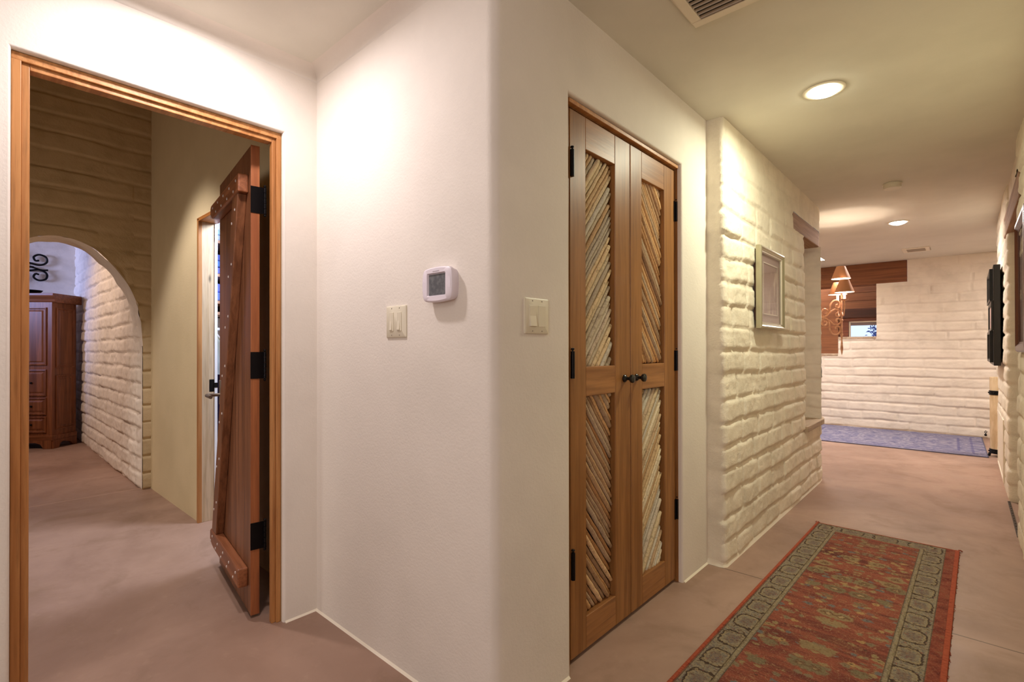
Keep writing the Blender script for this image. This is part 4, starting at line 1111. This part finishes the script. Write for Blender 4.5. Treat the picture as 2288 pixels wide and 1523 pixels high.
    edge = t.ramp(t.noise(t.vec(t.math('MULTIPLY', X, 14), t.math('MULTIPLY', Y, 20)), 1, 3), [(0.35, lin(108, 50, 42)), (.55, lin(138, 72, 56)), (.7, lin(132, 88, 66))])
    col = t.mix(t.step(d, -.0006, .0006), edge, col)
    sp1 = t.noise(t.vec(t.math('MULTIPLY', ap, 1.0), t.math('MULTIPLY', Y, 1.6)), 130, 3, .7)
    col = t.mix(t.math('MULTIPLY', t.step(sp1, .52, .68), .55), col, lin(70, 54, 50))
    col = t.mix(t.math('MULTIPLY', t.math('SUBTRACT', 1.0, t.step(sp1, .33, .46)), .40), col, lin(176, 156, 124))
    # woven streaks
    col = t.mix(t.math('MULTIPLY', t.step(st_, .42, .72), .30), col, lin(84, 56, 42))
    t.color(col)
    t.bump(t.noise(t.vec(t.math('MULTIPLY', X, 300), t.math('MULTIPLY', Y, 300)), 1, 2), .25, .003)
    return t.m
rug = thing('hall_runner', 'red oriental runner rug with olive border on the hall floor', 'rug', (-0.4105, 2.365, 0.0), math.radians(-0.8))
RW, RL = 0.355, 1.47
def sheet(x0, x1, y0, y1, z0, z1, nx, ny, wav=0.0, seed=0):
    mb = MB(); vs = []; fs = []
    for i in range(nx + 1):
        for j in range(ny + 1):
            x = x0 + (x1 - x0) * i / nx; y = y0 + (y1 - y0) * j / ny
            vs.append((x, y, z1 + wav * float(vnoise(np.array([x * 4 + 9]), np.array([y * 4 + 9]), seed)[0])))
    for i in range(nx):
        for j in range(ny):
            a = i * (ny + 1) + j; fs.append((a, a + ny + 1, a + ny + 2, a + 1))
    mb.add(vs, fs)
    mb.box((x0, y0, z0), (x1, y1, z1 - .0002))
    return mb
sheet(-RW + .012, RW - .018, -RL, RL - .006, 0.0005, 0.0072, 20, 60, .0012, 2).build('pile', rug_mat(), rug)
orr = NT('orange_red_binding', .9, .1); orr.color(orr.mix(orr.step(orr.noise(orr.scale(orr.co(), (40, 120, 1)), 1, 2), .4, .7), lin(164, 84, 60), lin(138, 64, 46)))
MB().box((-RW, -RL, .0005), (-RW + .013, RL, .0105)).build('side_binding', orr.m, rug, bevel=.003)
MB().box((RW - .019, -RL, .0005), (RW, RL, .0105)).build('side_binding', orr.m, rug, bevel=.003)
MB().box((-RW, RL - .008, .0005), (RW, RL, .009)).build('end_binding', orr.m, rug, bevel=.003)
tz = MB(); rs = random.Random(9)
for cx in (-RW + .004, RW - .004):
    for k in range(6):
        a = rs.uniform(-.5, 1.4) * (1 if cx > 0 else -1); l = rs.uniform(.014, .032)
        tz.tube([(cx, RL - .004, .006), (cx + l * .5 * math.sin(a), RL + l * .5 * math.cos(a) * .5, .012), (cx + l * math.sin(a), RL + l * math.cos(a) * .7, .004)], .0016, 5)
for k in range(90):
    y = rs.uniform(-RL, RL); tz.tube([(RW - .001, y, .005), (RW + rs.uniform(.002, .006), y + rs.uniform(-.006, .006), .002)], .0013, 4)
tag(tz.build('loose_threads', orr.m, rug), kind='stuff')

def blue_mat():
    t = NT('faded_blue_rug', .95, .1); x = t.xyz(); X, Y = x[0], x[1]
    aX = t.math('ABSOLUTE', X); aY = t.math('ABSOLUTE', Y)
    n1 = t.noise(t.vec(aX, aY), 3.4, 4, .6, 1.8); n2 = t.noise(t.vec(aX, aY), 11, 4, .65, .8); n3 = t.noise(None, 40, 4, .7)
    col = t.ramp(n1, [(0.36, lin(98, 96, 122)), (0.47, lin(150, 146, 158)), (0.54, lin(106, 104, 132)), (.66, lin(164, 158, 164))])
    col = t.mix(t.math('MULTIPLY', t.step(n2, .48, .60), .6), col, lin(94, 92, 126))
    col = t.mix(t.math('MULTIPLY', t.step(n3, .5, .75), .25), col, lin(166, 154, 164))
    d = t.math('MINIMUM', t.math('SUBTRACT', .95, aX), t.math('SUBTRACT', .77, aY))
    for a in (.10, .22): col = t.mix(t.math('MULTIPLY', t.math('SUBTRACT', 1.0, t.step(t.math('ABSOLUTE', t.math('SUBTRACT', d, a)), .006, .016)), .6), col, lin(88, 84, 124))
    t.color(col); t.bump(n3, .2, .003); return t.m
br_ = thing('blue_rug', 'faded blue patterned rug along the foot of the far wall', 'rug', (-0.81, 8.10, 0), math.radians(1.0))
sheet(-.955, .955, -.775, .775, .0005, .010, 10, 10, .001, 5).build('pile', blue_mat(), br_)
MB().box((-.965, -.785, .0005), (.965, -.773, .0105)).box((.953, -.785, .0005), (.965, .785, .0105)).box((-.965, -.785, .0005), (-.953, .785, .0105)).box((-.965, .773, .0005), (.965, .785, .0105)).build('binding', plain('dark_blue_binding', (88, 86, 104), .9), br_, bevel=.002)

# ================================================================== ARMOIRE AND IRON SCROLL
ar = thing('armoire', 'brown carved wooden armoire standing across the bedroom corner', 'armoire', (-7.965, 0.745, 0), math.radians(45))
# local: x along the long front (towards -x from the near corner), y back toward the wall corner
AH, AWd, ADp = 1.825, 0.78, 0.345
MB().box((-AWd, 0.0, 0.10), (0, ADp, 1.74)).build('carcass', M['armoire'], ar, bevel=.004)
MB().prism([(0.0, 1.72), (-.012, 1.735), (-.018, 1.755), (-.038, 1.785), (-.044, 1.80), (-.044, AH), (ADp + .03, AH), (ADp + .03, 1.72)], 'X', -AWd - .04, 0.044).build('crown', M['armoire_x'], ar, bevel=.003)
MB().box((-AWd - .012, -.014, .10), (.014, ADp, .155)).build('plinth', M['armoire_x'], ar, bevel=.004)
def foot(poly, axis, a, b): return MB().prism(poly, axis, a, b)
arc = [(0.10 + .20 * math.cos(t) * .9 + .1, .085 * math.sin(t) ** .8) for t in [PI - PI * k / 10 for k in range(11)]]
fp = [(0, 0), (0, .10), (ADp, .10), (ADp, 0), (ADp - .06, 0)] + [(ADp - .075 - k * .03, min(.07, .03 + .02 * k)) for k in range(2)] + [(.14, .07), (.105, .05), (.085, .0)]
foot([(p[0], p[1]) for p in fp], 'X', -.02, .012).build('bracket_foot', M['armoire'], ar, bevel=.003)
fp2 = [(0, 0), (0, .10), (-AWd, .10), (-AWd, 0), (-AWd + .09, 0), (-AWd + .12, .05), (-AWd + .18, .07), (-.18, .07), (-.12, .05), (-.09, 0)]
MB().prism(fp2, 'Y', -.012, .012).build('bracket_foot', M['armoire'], ar, bevel=.003)
def panel(mb_axis, a0, a1, z0, z1, name='panel'):
    if mb_axis == 'side':   # on x = 0 face, a along y
        fr_ = MB()
        loops = []
        for ins, x in ((0, 0.0005), (0, .012), (.012, .014), (.020, .004), (.034, .003), (.050, .011), (.052, .011)):
            loops.append([(x, a0 + ins, z0 + ins), (x, a1 - ins, z0 + ins), (x, a1 - ins, z1 - ins), (x, a0 + ins, z1 - ins)])
        return loft(fr_, loops, True, True).build(name, M['armoire'], ar)
    loops = []
    for ins, y in ((0, -.0005), (0, -.012), (.012, -.014), (.020, -.004), (.034, -.003), (.050, -.011), (.052, -.011)):
        loops.append([(a0 + ins, y, z0 + ins), (a1 - ins, y, z0 + ins), (a1 - ins, y, z1 - ins), (a0 + ins, y, z1 - ins)])
    return loft(MB(), loops, True, True).build(name, M['armoire'], ar)
panel('side', .05, ADp - .03, .95, 1.66); panel('side', .05, ADp - .03, .22, .86)
for a0, a1 in ((-.39, -.06), (-.72, -.41)):
    dr = panel('front', a0, a1, .98, 1.66, 'door'); MB().ball(((-.445 + (.02 if a0 > -.45 else -.02)), -.02, 1.25), .012, 8, 6).build('knob', M['iron'], dr, smooth=True)
for z0, z1 in ((.62, .93), (.40, .60), (.19, .38)):
    dr = panel('front', -.72, -.06, z0, z1, 'drawer'); [MB().ball((px_, -.02, (z0 + z1) / 2), .012, 8, 6).build('pull', M['iron'], dr, smooth=True) for px_ in (-.22, -.56)]
bo = thing('dark_bowl', 'dark bowl on top of the armoire', 'bowl', (-8.3, .58, AH))
MB().lathe([(.03, 0), (.06, .003), (.10, .03), (.115, .05), (.108, .05), (.06, .012), (.0001, .01)], 24).build('bowl', M['iron'], bo, smooth=True)
ir = thing('iron_scroll', 'black wrought iron scroll hung on the wall above the armoire', 'wall art', (-8.835, .45, 2.22), PI / 2)
im = MB()
for sx_ in (1, -1):
    for sz in (1, -1):
        S_ = [(0.02 * sx_, 0, .02 * sz), (.14 * sx_, 0, .05 * sz), (.25 * sx_, 0, .03 * sz), (.32 * sx_, 0, .07 * sz), (.315 * sx_, 0, .14 * sz), (.25 * sx_, 0, .165 * sz), (.20 * sx_, 0, .13 * sz), (.215 * sx_, 0, .085 * sz), (.25 * sx_, 0, .09 * sz)]
        im.tube(smooth_pts(S_, 5), .012, 6)
        im.tube(smooth_pts([(0, 0, .05 * sz), (.06 * sx_, 0, .14 * sz), (.03 * sx_, 0, .20 * sz), (-.0 * sx_, 0, .24 * sz)], 5), .011, 6)
    im.tube(smooth_pts([(.18 * sx_, 0, 0), (.27 * sx_, 0, -.03), (.335 * sx_, 0, -.025)], 5), .011, 6)
im.tube([(-.2, 0, 0), (.2, 0, 0)], .011, 6).build('scrolls', M['iron'], ir, smooth=True)

# ================================================================== WALK-IN CLOSET CONTENTS (thin strip seen past the plank door)
M['shelf_w'] = wood('closet_shelf_wood', (196, 156, 128), (172, 130, 104), 'Y', .5)
ou = thing('closet_shelves', 'wooden shelf unit seen through the walk-in closet doorway', 'shelf', (-4.90, 1.62, 1.45))
for z in (0.02, .115 + .0, .345, .63):
    MB().box((-.18, -.42, z - .012), (.18, .5, z + .012)).build('shelf', M['shelf_w'], ou)
MB().box((-.19, -.42, -.0), (-.178, .5, .70)).build('back', M['black'], ou)
MB().box((-.18, .488, 0), (.18, .5, .7)).build('side', M['shelf_w'], ou)
def folded(name, label, cat, z, col, hgt, seed):
    r_ = random.Random(seed)
    o_ = thing(name, label, cat, (-4.88, 1.62, z))
    n_ = max(2, int(hgt / .05))
    for k in range(n_):
        a = hgt * k / n_; b = hgt * (k + 1) / n_ - .004
        MB().box((-.13 + r_.uniform(-.01, .01), -.34, a), (.15 + r_.uniform(-.015, .015), .3, b)).build('fold', plain('cloth_%d' % (seed * 10 + k), tuple(min(255, c + r_.randint(-16, 10)) for c in col), .9), o_, bevel=.012, seg=3)
folded('storage_box', 'pale blue box on the top closet shelf', 'box', 1.45 + .643, (170, 182, 226), .10, 3)
folded('folded_sweaters', 'stack of blue folded clothes on the middle closet shelf', 'clothes', 1.45 + .358, (96, 110, 196), .17, 5)
folded('folded_jeans', 'stack of blue folded clothes on the lower closet shelf', 'clothes', 1.45 + .128, (104, 122, 214), .15, 6)
rod = thing('clothes_rod', 'white clothes rod below the closet shelves', 'rod', (-4.90, 1.70, 1.34))
MB().tube([(0.02, -.50, 0), (0.02, .50, 0)], .014, 10).build('rod', M['white_edge'], rod, smooth=True)
def garment(name, label, cat, y, col, z1, z0, w):
    g_ = thing(name, label, cat, (-4.88, y, 0))
    v, f = [], []
    nn, mm = 24, 18
    for i in range(nn + 1):
        t = i / nn; z = z1 - (z1 - z0) * t
        ww = w * (0.35 + .65 * min(1, t * 5)); th_ = .012 + .018 * min(1, t * 3)
        for k in range(mm):
            a = 2 * PI * k / mm
            v.append((ww * math.cos(a) * (1 + .05 * math.sin(5 * a + t * 4)), th_ * math.sin(a) + .006 * math.sin(6 * math.cos(a) * 2 + t * 3), z))
    for i in range(nn):
        for k in range(mm): f.append((i * mm + k, i * mm + (k + 1) % mm, (i + 1) * mm + (k + 1) % mm, (i + 1) * mm + k))
    MB().add(v, f).build('cloth', plain(name + '_cloth', col, .9), g_, smooth=True)
    MB().tube(smooth_pts([(-w * .9, 0, z1 - .05), (0, 0, z1 + .02), (w * .9, 0, z1 - .05)], 5), .006, 6).tube(smooth_pts([(0.02, 0, z1 + .02), (.02, 0, 1.345), (.045, 0, 1.362), (.02, 0, 1.375)], 5), .003, 6).build('hanger', M['white_edge'], g_, smooth=True)
garment('white_shirt', 'white shirt hanging from the closet rod', 'shirt', 1.50, (216, 232, 240), 1.30, .95, .20)
garment('purple_dress', 'long dark purple garment hanging behind the white shirt in the closet', 'dress', 1.59, (58, 36, 92), 1.28, .30, .19)
garment('pale_robe', 'long pale blue garment hanging in the closet', 'robe', 1.42, (176, 186, 220), 1.26, .45, .17)
